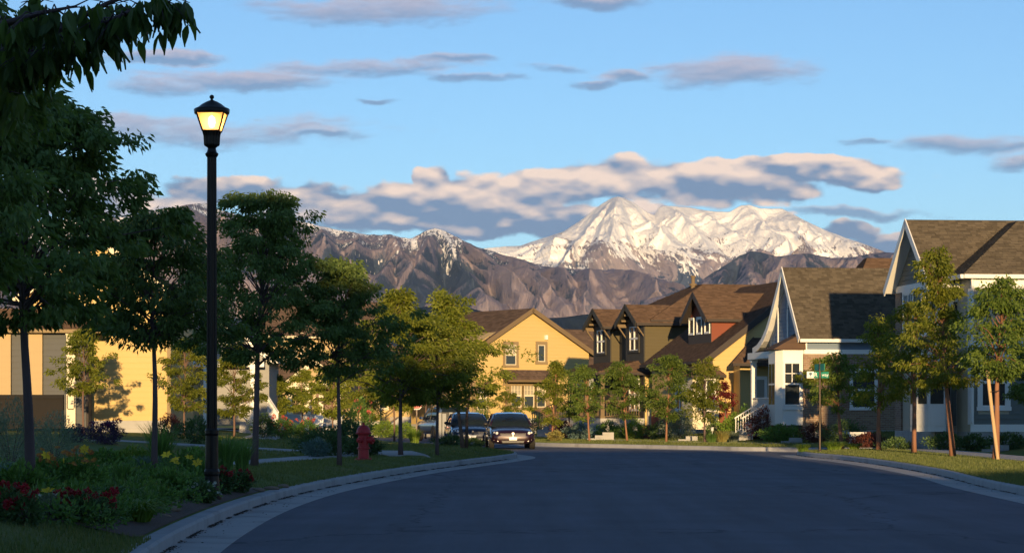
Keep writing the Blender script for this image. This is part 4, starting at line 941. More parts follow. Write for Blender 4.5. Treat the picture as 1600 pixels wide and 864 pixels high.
h.roof([([(pa, -2.4, pz_), (pb_, -2.4, pz_), (pb_, 0, pr_), (pa + .3, 0, pr_)], [], [0])], M['sh_dark'], M['cream'], M['cream'], M['cream'], exp=.2, tab=.4)
ga, gb = h.side(446, 597, -2.6)[0], pb_ + .5; gm = (ga + gb) / 2
MB().extr([(ga + .2, -2.5, pz_ - .02), (gb - .2, -2.5, pz_ - .02), (gm, -2.5, pr_ - .1)], (0, 2.2, 0)).build('porch_gable', M['tan'], h.o)
l_, r_ = h.gable_v(ga, gb, -2.5, -.1, pz_, pr_, .25, 0, .2)
h.roof([(l_, [1], []), (r_, [3], [])], M['sh_dark'], M['cream'], M['cream'], exp=.2, tab=.4)
MB().box(ga, gb, -2.6, -2.35, pz_ - .35, pz_ - .04).build('porch_beam', M['cream'], h.o)
for x in (ga + .25, ga + 1.3, gm + .4, gb - .25): h.column(x, -2.45, .4, pz_ - .35, .26, M['cream'])
h.window(('s', 0), ga + .7, ga + 1.6, .9, 2.3, M['cream']); h.quad_box(MB(), ('s', 0), gm, gm + 1, .4, 2.5, 0, .05).build('door', M['door'], h.o)
MB().box(pa, gb, -2.6, 0, -.5, .4).build('porch_floor', M['concrete'], h.o); MB().box(0, W, 0, 9, -1, 0).build('foundation', M['concrete'], h.o)

# ---- low tan house beyond the hydrant
h = House('house', 556, 172, 4, .8, 'low tan house with stair railing beyond the fire hydrant')
W = 7.6; ez = 3.6; zr = 5.2
w = h.wall([(0, 0), (W, 0), (W, ez), (0, ez)], 'v', 0, 8, M['tan'])
n_, f_ = h.gable_u(0, W, 0, 8, ez, zr, .4, .4, .4)
h.roof([(n_, [1, 3], [0]), (f_, [1, 3], [])], M['sh_dark'], M['cream'], M['cream'], M['cream'], exp=.22, tab=.45)
h.siding(w, ('s', 0), [(.1, .3), (W - .1, .3), (W - .1, ez - .1), (.1, ez - .1)], M['yellow'], .22, [(.9, 2.2, .8, 2.4), (5.9, 6.9, .8, 2.4)])
h.window(('s', 0), 1, 2.1, .9, 2.3, M['cream']); h.window(('s', 0), 6, 6.8, .9, 2.3, M['cream'])
for x in (2.6, 3.4, 4.3, 5.3): h.column(x, -.5, .2, 2.6, .22, M['tan'])
MB().box(2.3, 5.6, -.8, 0, -.5, .35).build('porch_floor', M['concrete'], h.o); MB().box(2.3, 5.6, -.75, 0, 2.55, 2.8).build('porch_beam', M['cream'], h.o)
h.rail((1.9, -2.2, -.3), (3.2, -.8, .5), M['taupe_trim']); h.steps(3.6, -.8, -.6, -1, 4, .35, .17, .3, 1.2, M['concrete'])
MB().box(0, W, 0, 8, -1, 0).build('foundation', M['concrete'], h.o)

# ---- added unseen houses, built to cast the foreground shade: a terrace behind the camera and one beside the road on the right
h = House('shade_terrace', 800, 1, 0, .2, 'unseen row of brown-roofed townhouses added behind the viewpoint to cast shade')
h.C = Vector((-34, -22, .2)); h.o.location = h.C
W = 46.5; ez = 9.2; zr = 12.8
h.wall([(0, 0), (10, 0), (10, ez), (5, zr - .1), (0, ez)], 'u', 0, W, M['tan'])
n_, f_ = h.gable_u(0, W, 0, 10, ez, zr, .4, .4, .5)
h.roof([(n_, [1, 3], [0]), (f_, [1, 3], [0])], M['sh_brown'], M['cream'], M['cream'], exp=.4, tab=1.2)
MB().box(29, 33, 3.2, 6.8, 9.0, 14.2).build('added_shade_block', M['tan'], h.o); MB().box(28.8, 33.2, 3.0, 7.0, 14.2, 14.4).build('shade_block_cap', M['cream'], h.o)  # unseen block added on the roof to shade one tree crown
h.wall([(0, 0), (10, 0), (10, 5.6), (5, 8.1), (0, 5.6)], 'u', W, W + 22, M['beige'], 'low_shade_wing')  # unseen lower end, sized so the sun reaches the right verge
n_, f_ = h.gable_u(W + .41, W + 22, 0, 10, 5.6, 8.3, 0, .4, .5)
h.roof([(n_, [1], [0]), (f_, [3], [0])], M['sh_brown'], M['cream'], M['cream'], exp=.4, tab=1.2)
for i in range(14):
    for z in (1.0, 4.0, 7.0): h.window(('b', 10), 1.2 + i * 3.2, 2.4 + i * 3.2, z, z + 1.5, M['white'], o=.01)
h = House('house', 800, 1, 0, .5, 'unseen tan house added beside the right verge to cast shade')  # added out of view to shade the right-hand house and lawn
h.C = Vector((15.4, 54, .5)); h.o.location = h.C
h.wall([(0, 0), (8, 0), (8, 5.6), (4, 8.2), (0, 5.6)], 'u', 0, 13, M['tan'])
n_, f_ = h.gable_u(0, 13, 0, 8, 5.7, 8.4, .4, .4, .4)
h.roof([(n_, [1, 3], [0]), (f_, [1, 3], [0])], M['sh_brown'], M['cream'], M['cream'], exp=.3, tab=.8)
h.window(('f', 0), 2, 3.2, 1, 2.5, M['white'], o=.01); h.window(('f', 0), 5, 6.2, 1, 2.5, M['white'], o=.01); h.window(('f', 0), 3.4, 4.6, 3.8, 5.2, M['white'], o=.01)
# ------------------------------------------------------------------ trees
M['leaf_shade'] = leafmat('leaf_shade_green', (.115, .175, .046), (.185, .255, .068), .34)  # leaf colour is split into copies for shaded and sunlit crowns
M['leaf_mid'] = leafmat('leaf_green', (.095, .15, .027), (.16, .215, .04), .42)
M['leaf_lit'] = leafmat('leaf_sunlit_green', (.135, .168, .02), (.245, .258, .035), .46)
M['leaf_red'] = leafmat('leaf_crimson', (.10, .012, .014), (.2, .03, .03), .3)
def leaf_arrays(P, A, L, Wd, r, fold=.25):
    """folded diamond leaves: base points P, unit axes A"""
    n = len(P); rd = r.normal(size=(n, 3)); Sd = np.cross(A, rd); Sd /= np.linalg.norm(Sd, axis=1, keepdims=True) + 1e-9; Nn = np.cross(A, Sd)
    L = L[:, None]; Wd = Wd[:, None]; mid = P + A * L * .42
    v = np.stack([P, mid + Sd * Wd + Nn * Wd * fold * 2, P + A * L, mid - Sd * Wd + Nn * Wd * fold * 2], 1).reshape(-1, 3)
    i = np.arange(n)[:, None] * 4
    t = np.concatenate([i + [0, 1, 2], i + [0, 2, 3]], 1).reshape(-1, 3)
    return v, t
def tree_parts(seed, H, trunk_h, r_crown, nclump=90, per=70, leaf=.11, clump_r=.26, trunk_r=.06, lean=(0, 0), shape=None, droop=.6, gap=.25, fork=False, limbs=True, top_pow=1.0):
    """returns (trunk mesh builder, crown verts, crown tris); shape: list of (height fraction in crown, radius factor)"""
    r = np.random.default_rng(seed); rr = random.Random(seed)
    shape = shape or [(0, .45), (.15, .85), (.35, 1), (.6, .85), (.85, .45), (1, .1)]
    sx = [a for a, b in shape]; sy = [b for a, b in shape]; ch = H - trunk_h
    mb = MB(); pts = []; rad = []; nseg = 9; top = H * .9
    ph = rr.uniform(0, 6)
    for i in range(nseg + 1):
        t = i / nseg; z = top * t
        pts.append(Vector((lean[0] * t + .05 * math.sin(ph + t * 7) * t, lean[1] * t + .05 * math.cos(ph * 1.3 + t * 6) * t, z))); rad.append(trunk_r * (1.25 if i == 0 else 1) * (1 - .86 * t) + .006)
    mb.tube(pts, rad, 9)
    def axis(z): t = min(max(z / top, 0), 1) * nseg; i = min(int(t), nseg - 1); return pts[i].lerp(pts[i + 1], t - i), rad[i] + (rad[i + 1] - rad[i]) * (t - i)
    cl = []; lob = r.uniform(0, 6.28, 3)
    tries = 0
    while len(cl) < nclump and tries < nclump * 30:
        tries += 1; f = r.uniform(0, 1) ** top_pow; th = r.uniform(0, 6.283); R0 = r_crown * np.interp(f, sx, sy)
        R0 *= 1 + .26 * math.sin(2 * th + lob[0] + f * 6) + .22 * math.sin(3 * th + lob[1] - f * 11) + .18 * math.sin(th * 2 + f * 17 + lob[2]) + r.uniform(-.15, .28)
        q = math.sqrt(r.uniform(gap * gap, 1)); z = trunk_h + ch * f + r.normal() * .04
        a, _ = axis(min(z, top)); cl.append((Vector((a.x + math.cos(th) * R0 * q, a.y + math.sin(th) * R0 * q, z)), q, th))
    V = []; Tt = []; n0 = 0
    for c, q, th in cl:
        hz = max(trunk_h * rr.uniform(.86, 1.0) + rr.uniform(0, .22) * ch, c.z - .25 - .55 * q * r_crown * rr.uniform(.5, 1.1)); b, br = axis(min(hz, top))
        if limbs and rr.random() < .45:
            m_ = b.lerp(c, .5) + Vector((0, 0, .12 * q * r_crown)); r0 = min(br * .5, .006 + .012 * (c - b).length)
            mb.tube([b, m_, c], [r0, r0 * .6, .004], 5, False)
        k = int(per * r.uniform(.6, 1.35)); d = r.normal(size=(k, 3)); d /= np.linalg.norm(d, axis=1, keepdims=True)
        d *= (r.uniform(0, 1, (k, 1)) ** .45) * clump_r * r.uniform(.75, 1.3); d[:, 2] *= .55
        Pn = np.array(c) + d; out = np.stack([np.full(k, math.cos(th)), np.full(k, math.sin(th)), np.zeros(k)], 1)
        A = out * .55 + d / clump_r * .5 + r.normal(size=(k, 3)) * .42 + np.array([0, 0, -droop]); A /= np.linalg.norm(A, axis=1, keepdims=True)
        L = leaf * r.uniform(.65, 1.25, k); v, t = leaf_arrays(Pn, A, L, L * r.uniform(.17, .26, k), r)
        V.append(v); Tt.append(t + n0); n0 += len(v)
    return mb, np.concatenate(V), np.concatenate(Tt)
def tree(name, base, label, group=None, leafm='leaf_mid', bark='bark', rz=0, extra_limbs=None, **kw):
    mb, v, t = tree_parts(**kw); o = empty(name, base, rz, label=label, cat='tree', group=group)
    if extra_limbs:
        for l in extra_limbs: mb.tube(*l)
    mb.build('trunk', M[bark], o, True); meshobj('crown', fast_mesh('crown', v, t, M[leafm]), o); return o
def dims(px, py_base, py_top, base):
    return (py_base - py_top) / F * base.y
# -- shaded street trees on the left
VG = 'young trees in the shaded left verge'
b = place(48, 791); tree('street_tree', b, 'nearest shaded tree with a leaning trunk at the left edge', VG, 'leaf_shade', 'bark_grey', seed=1, H=dims(48, 791, 152, b), trunk_h=dims(48, 791, 500, b), r_crown=1.32,
     nclump=235, per=125, leaf=.10, clump_r=.22, trunk_r=.062, lean=(-.12, 0), shape=[(0, .5), (.12, .95), (.35, 1.1), (.55, 1.0), (.75, .7), (.9, .45), (1, .25)], droop=.8)
b = place(241, 752); tree('street_tree', b, 'small shaded tree between the nearest tree and the lamp post', VG, 'leaf_shade', 'bark_grey', seed=2, H=dims(0, 752, 335, b), trunk_h=dims(0, 752, 530, b), r_crown=1.2,
     nclump=180, per=105, leaf=.10, clump_r=.22, trunk_r=.05, shape=[(0, .55), (.2, 1), (.5, .95), (.8, .7), (1, .35)], droop=.8)
b = place(397, 729); tree('street_tree', b, 'tall shaded tree just right of the lamp post', VG, 'leaf_shade', 'bark_grey', seed=3, H=dims(0, 729, 305, b), trunk_h=dims(0, 729, 560, b), r_crown=1.75,
     nclump=250, per=110, leaf=.105, clump_r=.24, trunk_r=.075, lean=(.22, 0), shape=[(0, .4), (.12, .95), (.3, 1.05), (.5, .8), (.68, .58), (.85, .5), (1, .3)], droop=.8)
b = place(530, 728); tree('street_tree', b, 'slim shaded tree left of the fire hydrant', VG, 'leaf_shade', 'bark_grey', seed=4, H=dims(0, 728, 412, b), trunk_h=dims(0, 728, 585, b), r_crown=1.25,
     nclump=170, per=100, leaf=.10, clump_r=.23, trunk_r=.05, shape=[(0, .5), (.15, 1), (.4, 1.05), (.7, .7), (1, .25)], droop=.75)
b = place(626, 712); tree('street_tree', b, 'tree just right of the fire hydrant with half-lit crown', VG, 'leaf_lit', 'bark_grey', seed=5, H=dims(0, 712, 458, b), trunk_h=dims(0, 712, 625, b), r_crown=1.45,
     nclump=170, per=95, leaf=.11, clump_r=.26, trunk_r=.06, shape=[(0, .55), (.2, 1.05), (.5, .95), (.8, .5), (1, .2)], droop=.7)
b = place(683, 711); tree('street_tree', b, 'thin-stemmed tree in front of the pale grey panels', VG, 'leaf_lit', 'bark_grey', seed=6, H=dims(0, 711, 500, b), trunk_h=dims(0, 711, 630, b), r_crown=1.3,
     nclump=120, per=85, leaf=.11, clump_r=.26, trunk_r=.045, droop=.6)
b = place(723, 701); tree('street_tree', b, 'sunlit yellow-green tree left of the parked sedan', None, 'leaf_lit', 'bark', seed=7, H=dims(0, 701, 458, b), trunk_h=dims(0, 701, 635, b), r_crown=1.75,
     nclump=150, per=90, leaf=.12, clump_r=.3, trunk_r=.06, lean=(-.5, 0), shape=[(0, .5), (.15, .95), (.35, 1), (.55, .8), (.75, .42), (.9, .3), (1, .2)], droop=.5,
     extra_limbs=[([(.12, .1, 0), (.14, .05, 1.2), (.3, 0, 2.2)], [.06, .045, .02], 7)])
b = Vector((-5.45, 24.5, 0)); b.z = terrain(b.x, b.y)
tree('street_tree', b, 'shaded tree whose crown fills the left picture edge', None, 'leaf_shade', 'bark_grey', seed=8, H=5.2, trunk_h=2.3, r_crown=.95, nclump=150, per=115, leaf=.10, clump_r=.22, trunk_r=.06,
     shape=[(0, .5), (.2, 1), (.5, 1.05), (.8, .8), (1, .4)], droop=.8)
# -- sunlit garden trees on the left
def gt(px, py, py_top, py_cr, wpx, Y, label, seed, leafm='leaf_lit', bark='bark', group=None, n=70, per=80, leaf=.12, name='garden_tree', **kw):
    X = (px - CX) / F * Y; b = Vector((X, Y, terrain(X, Y))); top = EYE - (py_top - HY) / F * Y; cr = EYE - (py_cr - HY) / F * Y
    kw.setdefault('trunk_r', .04)
    return tree(name, b, label, group, leafm, bark, seed=seed, H=top - b.z, trunk_h=max(.4, cr - b.z), r_crown=wpx / 2 / F * Y, nclump=n, per=per, leaf=leaf, clump_r=kw.pop('clump_r', .24), **kw)
GG = 'sunlit garden trees behind the left verge'
gt(130, 650, 516, 612, 92, 92, 'small sunlit tree casting its shadow on the yellow wall', 11, group=GG, n=75)
gt(288, 655, 530, 640, 90, 98, 'bushy sunlit tree left of the lamp post in front of the grey house', 12, group=GG, n=90)
gt(366, 655, 540, 650, 84, 100, 'bushy sunlit tree right of the lamp post', 13, group=GG, n=90)
gt(432, 655, 590, 645, 60, 128, 'low sunlit tree at the left corner of the white porch', 14, group=GG, n=60, leaf=.14)
gt(472, 650, 580, 640, 62, 132, 'low sunlit tree in front of the white porch', 15, group=GG, n=60, leaf=.14)
gt(520, 655, 575, 650, 70, 118, 'leafy sunlit tree right of the white porch', 16, group=GG, n=70, leaf=.14)
gt(578, 690, 590, 655, 60, 112, 'thin sunlit tree behind the hydrant at the bend of the path', 17, group=GG, n=60, leaf=.13)
gt(616, 691, 560, 640, 70, 108, 'sunlit tree with pale trunk right of the bent path', 18, group=GG, n=70, leaf=.13)
gt(560, 655, 520, 600, 110, 140, 'broad sunlit tree in front of the low tan house', 19, group=GG, n=90, leaf=.15, clump_r=.4)
gt(665, 660, 530, 610, 90, 142, 'sunlit tree behind the pale blue truck', 20, group=GG, n=80, leaf=.15, clump_r=.35)
gt(790, 655, 610, 652, 46, 135, 'slender young tree in front of the yellow house window', 21, n=34, per=60, leaf=.14)
# -- across the road
FG = 'young trees along the far kerb'
gt(862, 686, 566, 662, 52, 115, 'leaning young tree right of the parked sedan', 31, 'leaf_lit', 'bark_red', FG, n=60, lean=(.2, 0))
gt(889, 668, 575, 650, 46, 121, 'sparse bare-branched tree beside the porch stairs', 32, 'leaf_mid', 'bark_grey', None, n=34, per=50, extra_limbs=[([(0, 0, 1.2), (-.5, 0, 1.9), (-.9, 0, 2.8)], [.03, .02, .006], 5), ([(0, 0, 1.3), (.3, 0, 2.2), (.1, 0, 3.0)], [.03, .02, .006], 5)])
gt(921, 688, 572, 655, 58, 110.5, 'leftmost street tree in front of the dark olive house', 33, 'leaf_mid', 'bark_red', FG, n=70, per=62, lean=(-.15, 0), shape=[(0, .6), (.2, 1.05), (.45, .9), (.7, .7), (1, .3)])
gt(980, 689, 563, 650, 70, 109, 'street tree in front of the olive house porch, second from the stairs', 34, 'leaf_mid', 'bark_red', FG, n=85, per=66, lean=(-.25, .1), shape=[(0, .45), (.15, .9), (.4, 1.1), (.6, .75), (.8, .6), (1, .15)])
gt(1041, 691, 556, 648, 84, 106.5, 'widest street tree in front of the rust red base wall', 35, 'leaf_mid', 'bark_red', FG, n=105, per=70, lean=(.12, 0), shape=[(0, .5), (.2, 1), (.5, 1.08), (.75, .75), (1, .3)])
gt(1101, 693, 562, 655, 56, 104.5, 'rightmost far street tree in front of the bright yellow wall', 36, 'leaf_lit', 'bark_grey', FG, n=70, per=60, shape=[(0, .7), (.25, 1), (.5, .75), (.75, .6), (1, .25)])
gt(1133, 668, 598, 640, 30, 112, 'small crimson-leaved tree against the yellow side wall', 37, 'leaf_red', 'bark_grey', None, n=26, per=70, clump_r=.2, leaf=.12, name='maple_tree')
# -- right verge
RG = 'reddish-trunked trees on the sunlit right verge'
def rt(px, py, top, cr, wpx, label, seed, **kw):
    b = place(px, py); s_ = b.y / F
    return tree('street_tree', b, label, RG, kw.pop('leafm', 'leaf_mid'), 'bark_red', seed=seed, H=(py - top) * s_, trunk_h=(py - cr) * s_, r_crown=wpx / 2 * s_, **kw)
rt(1315, 702.2, 552, 640, 86, 'smallest right verge tree, beside the street name sign', 41, nclump=64, per=55, leaf=.12, clump_r=.26, trunk_r=.07, lean=(-.2, 0), droop=.5)
rt(1373, 704, 500, 635, 86, 'right verge tree second from the street sign', 42, nclump=80, per=60, leaf=.12, leafm='leaf_lit', clump_r=.27, trunk_r=.075, droop=.6)
rt(1428, 708, 472, 612, 122, 'right verge tree in front of the white bay, third from the street sign', 43, nclump=115, per=68, leaf=.115, clump_r=.26, trunk_r=.075, leafm='leaf_lit', droop=.7)
rt(1489, 714, 392, 600, 132, 'tallest right verge tree, rising in front of the steep gable', 44, nclump=140, per=68, leaf=.115, clump_r=.26, trunk_r=.08, leafm='leaf_lit', lean=(-.45, 0), shape=[(0, .6), (.2, 1), (.4, .85), (.55, .55), (.75, .42), (.9, .36), (1, .2)], droop=.8)
rt(1556, 719, 436, 590, 130, 'right verge tree tied to a leaning wooden stake', 45, nclump=125, per=65, leaf=.115, clump_r=.26, trunk_r=.085, leafm='leaf_mid', lean=(.12, 0), droop=.7)
gt(1610, 670, 470, 640, 80, 80, 'dark garden tree cut by the right picture edge', 46, 'leaf_shade', 'bark_grey', None, n=80)
gt(1283, 672, 560, 630, 66, 101, 'weeping tree behind the street name sign', 47, 'leaf_lit', 'bark_grey', None, n=50, droop=1.1)

# -- overhanging branch of a tree that stands just outside the picture: every leaf its own piece
b = Vector((-3.4, 10.2, terrain(-3.4, 10.2)))
o = empty('overhanging_tree', b, label='near tree reaching a leafy branch into the top left corner', cat='tree')
r_ = random.Random(5); mb = MB()
mb.tube([(0, 0, 0), (.03, 0, 1.1), (.0, .02, 1.9), (-.1, 0, 3.2), (-.15, 0, 4.2)], [.13, .10, .085, .05, .02], 12)
def bp(px, py, Y): return at(px, py, Y) - b
branches = [[Vector((0, .0, 1.7)), bp(-120, 330, 10.1), bp(0, 158, 10), bp(48, 90, 10), bp(100, 40, 9.9), bp(170, 5, 9.9), bp(250, -25, 9.8)],
            [bp(48, 90, 10), bp(90, 70, 9.8), bp(140, 48, 9.7), bp(190, 25, 9.6), bp(240, 4, 9.6), bp(290, -14, 9.6)],
            [bp(0, 158, 10), bp(10, 110, 10.2), bp(0, 60, 10.3), bp(-20, 0, 10.3)], [bp(48, 90, 10), bp(40, 40, 10.2), bp(60, 0, 10.4)],
            [Vector((0, .0, 2.2)), bp(-90, 60, 9.8), bp(0, 40, 9.7), bp(60, 22, 9.6), bp(120, 10, 9.5)]]
rads = [[.06, .042, .03, .022, .015, .009, .004], [.018, .013, .01, .008, .006, .003], [.02, .015, .01, .005], [.015, .01, .004], [.04, .025, .015, .01, .004]]
for p, q in zip(branches, rads): mb.tube(p, q, 7)
twigs = []
for bi, p in enumerate(branches):
    for i in range(1, len(p) - 1 if bi == 0 else len(p)):
        for k in range(12):
            t = r_.random(); s0 = p[i - 1].lerp(p[i], t)
            if bi in (0, 4) and s0.x + b.x < -2.25: continue
            e0 = s0 + Vector((r_.uniform(-.12, .12), r_.uniform(-.2, .2), r_.uniform(-.12, .03))); mb.tube([s0, s0.lerp(e0, .5) + Vector((0, 0, .02)), e0], [.004, .003, .0015], 4, False); twigs.append((s0, e0))
mb.build('trunk', M['bark_grey'], o, True)
leafshapes = []
for k in range(4):
    L = [.085, .1, .115, .095][k]; W = L * .21; vs = []; fs = []; prof = [(0, .05), (.12, .55), (.32, 1), (.55, .86), (.78, .45), (1, .0)]
    for t, w in prof:
        bend = -.16 * L * t * t; vs += [(-W * w, W * .35 * w, -L * t), (0, bend * .4, -L * t), (W * w, W * .35 * w, -L * t)]
    for i in range(len(prof) - 1):
        for j in (0, 1): a_ = i * 3 + j; fs.append((a_, a_ + 1, a_ + 4, a_ + 3))
    mm = MB(); mm.add(vs, fs); leafshapes.append(mm.mesh('leaf', M['leaf_shade'], True))
cnt = 0; rest = MB(); r_.shuffle(twigs)
for s0, e0 in twigs:
    for j in range(5):
        if cnt >= 295:
            M4 = Matrix.Translation(s0.lerp(e0, r_.uniform(.15, 1))) @ Matrix.Rotation(r_.uniform(0, 6.28), 4, 'Z') @ Matrix.Rotation(r_.uniform(-.55, .55), 4, 'X') @ Matrix.Scale(r_.uniform(.7, 1.12), 4); ls = r_.choice(leafshapes); rest.add([M4 @ v.co for v in ls.vertices], [tuple(p.vertices) for p in ls.polygons]); continue
        lf = meshobj('leaf', r_.choice(leafshapes), o); lf.location = s0.lerp(e0, r_.uniform(.15, 1)); lf.rotation_euler = (r_.uniform(-.5, .5), r_.uniform(-.55, .55), r_.uniform(0, 6.28)); k = r_.uniform(.7, 1.12); lf.scale = (k, k, k); cnt += 1
rest.build('leaves', M['leaf_shade'], o, True, kind='stuff')
# ------------------------------------------------------------------ street lamp
Yl_ = 38.1; b = Vector(((331 - CX) / F * Yl_, Yl_, 0)); b.z = terrain(b.x, b.y); px_m = Yl_ / F
o = empty('street_lamp', b, R(4), label='tall black fluted street lamp with glowing lantern', cat='street lamp')
zz = lambda py: EYE - (py - HY) * px_m - b.z
MB().lathe([(.15, 0), (.15, .08), (.12, .12), (.105, .35), (.115, .38), (.115, .42), (.098, .46), (.094, .95), (.104, .98), (.104, 1.03), (.09, 1.06)], 24).build('base', M['dark_metal'], o)
MB().lathe([(.08, 1.06), (.07, zz(246))], 32, flute=.13).build('pole', M['dark_metal'], o)
MB().lathe([(.075, zz(246)), (.095, zz(243)), (.1, zz(240.5)), (.075, zz(238)), (.06, zz(233)), (.066, zz(231))], 24).build('collar', M['dark_metal'], o)
MB().lathe([(.066, zz(231)), (.11, zz(228)), (.118, zz(226)), (.125, zz(213)), (.135, zz(209)), (.145, zz(205))], 32, flute=.1).build('lantern_cup', M['dark_metal'], o)
z0, z1 = zz(205.5), zz(177); r0, r1 = .145 * 1.2, .225 * 1.3
a45 = R(40)
cor = [[Vector((math.cos(a45 + k * math.pi / 2) * r, math.sin(a45 + k * math.pi / 2) * r, z)) for k in range(4)] for r, z in ((r0, z0), (r1, z1))]
M['lamp_glass'] = bpy.data.materials.new('frosted_lamp_glass'); M['lamp_glass'].use_nodes = True; lt = M['lamp_glass'].node_tree
tr = nn(lt, 'ShaderNodeBsdfTranslucent'); tr.inputs[0].default_value = (.95, .7, .38, 1); tp = nn(lt, 'ShaderNodeBsdfTransparent'); tp.inputs[0].default_value = (1, .9, .7, 1)
mx = nn(lt, 'ShaderNodeMixShader'); mx.inputs[0].default_value = .25; lt.links.new(tr.outputs[0], mx.inputs[1]); lt.links.new(tp.outputs[0], mx.inputs[2]); lt.links.new(mx.outputs[0], lt.nodes['Material Output'].inputs[0])
bm_ = bpy.data.materials.new('lamp_bulb'); bm_.use_nodes = True; e_ = bm_.node_tree.nodes['Principled BSDF']; e_.inputs['Emission Color'].default_value = (1, .56, .2, 1); e_.inputs['Emission Strength'].default_value = 32
fr = MB(); cage = None
for k in range(4):
    fr.tube([cor[0][k], cor[1][k]], .014, 6)
    fr.tube([cor[0][k], cor[0][(k + 1) % 4]], .014, 6); fr.tube([cor[1][k], cor[1][(k + 1) % 4]], .014, 6)
cage = fr.build('lantern_frame', M['dark_metal'], o)
for k in range(4):
    q = [cor[0][k] * .985, cor[0][(k + 1) % 4] * .985, cor[1][(k + 1) % 4] * .985, cor[1][k] * .985]
    for p, s_ in zip(q, (cor[0][k], cor[0][k], cor[1][k], cor[1][k])): p.z = s_.z
    MB().add(q, [(0, 1, 2, 3)]).build('pane', M['lamp_glass'], cage)
MB().lathe([(.0, z0 + .05), (.035, z0 + .07), (.05, z0 + .13), (.045, z0 + .2), (.0, z0 + .24)], 14).build('bulb', bm_, o, True)
MB().lathe([(.255, zz(178.5)), (.262, zz(177)), (.268, zz(171.5)), (.25, zz(170)), (.205, zz(168)), (.15, zz(163.5)), (.09, zz(159.8)), (.05, zz(158)), (.03, zz(157.2)), (.018, zz(156.2))], 32).build('cap', M['dark_metal'], o, True)
MB().lathe([(.018, zz(156.5)), (.016, zz(155.3)), (.03, zz(154)), (.036, zz(152)), (.03, zz(150)), (.012, zz(148.6))], 16).build('finial', M['dark_metal'], o, True)

# ------------------------------------------------------------------ fire hydrant
M['hydrant'] = pm('hydrant_red', (.48, .025, .03), .42, .2, 6, .2, 30, stain=(.34, .02, .025), sc=3)
b = place(568, 719); k = (719 - 660) * b.y / F / .80
o = empty('fire_hydrant', b, R(-20), label='red fire hydrant standing by the footpath', cat='fire hydrant'); o.scale = (k, k, k)
MB().lathe([(.19, 0), (.19, .035), (.125, .04), (.118, .06), (.112, .24), (.14, .245), (.14, .275), (.112, .28), (.112, .53), (.12, .55)], 20).build('barrel', M['hydrant'], o, False)
for i in range(8):
    a = i * math.pi / 4; MB().lathe([(.016, .03), (.016, .06)], 6, (.158 * math.cos(a), .158 * math.sin(a), 0)).build('bolt', M['hydrant'], o)
bn_ = MB().lathe([(.12, .55), (.165, .56), (.168, .585), (.15, .60), (.145, .64), (.12, .695), (.075, .735), (.03, .75)], 20).build('bonnet', M['hydrant'], o, False)
MB().lathe([(.032, .745), (.028, .80)], 5).build('operating_nut', M['hydrant'], bn_)
for nm, ang, r in (('pumper_nozzle', 0, .085), ('hose_nozzle', 95, .06), ('hose_nozzle', -95, .06)):
    nz = MB().lathe([(r * .8, .09), (r * .8, .15), (r, .155), (r, .20), (r * .9, .22), (r * .35, .225), (r * .3, .26), (.01, .262)], 12, (0, 0, .43), 'x').build(nm, M['hydrant'], o); nz.rotation_euler.z = R(ang)
ch_ = [Vector((.15 + .02 * math.sin(t * 5), .06, .36 - .10 * math.sin(t * math.pi) - .02 * t)) for t in np.linspace(0, 1, 8)]
MB().tube(ch_, .008, 5).build('chain', M['dark_metal'], o)

# ------------------------------------------------------------------ cars
def paint(name, col):
    m = pm(name, col, .32, .05, 2, metal=.25, spec=.5); b_ = m.node_tree.nodes['Principled BSDF']; b_.inputs['Coat Weight'].default_value = 1; b_.inputs['Coat Roughness'].default_value = .04; return m
M['tyre'] = pm('tyre_rubber', (.018, .017, .016), .85, .2, 8); M['rim'] = pm('alloy', (.5, .5, .5), .3, .05, 4, metal=.9); M['chrome'] = pm('chrome', (.75, .75, .76), .12, .02, 3, metal=1)
M['grille_bar'] = pm('smoked_chrome', (.04, .042, .05), .4, .02, 3, metal=.5); M['black_plastic'] = pm('black_plastic', (.015, .015, .016), .5, .1, 6); M['lens'] = pm('headlight_glint_white', (.86, .85, .82), .12, .03, 5, spec=.8); M['plate'] = pm('number_plate', (.85, .84, .80), .4, .03, 6)  # headlight lens whitened to stand in for the sun glinting back
M['tail'] = pm('tail_lens', (.45, .015, .015), .2, .05, 4, spec=.7); M['carglass'] = pm('car_glass', (.012, .018, .02), .03, .05, 3, spec=.45)
def sup(y, zb, zt, hw, n=3.2, m=22):
    out = []; zm, hh = (zb + zt) / 2, (zt - zb) / 2
    for k in range(m):
        a = 2 * math.pi * k / m + .07; c, s_ = math.cos(a), math.sin(a)
        out.append((hw * math.copysign(abs(c) ** (2 / n), c), y, zm + hh * math.copysign(abs(s_) ** (2 / n), s_)))
    return out
def loft(rings, name, mat, parent):
    m = len(rings[0]); mb = MB(); mb.add([p for r in rings for p in r], [(i * m + k, i * m + (k + 1) % m, (i + 1) * m + (k + 1) % m, (i + 1) * m + k) for i in range(len(rings) - 1) for k in range(m)] + [tuple(range(m - 1, -1, -1)), tuple(range((len(rings) - 1) * m, len(rings) * m))])
    return mb.build(name, mat, parent, True)
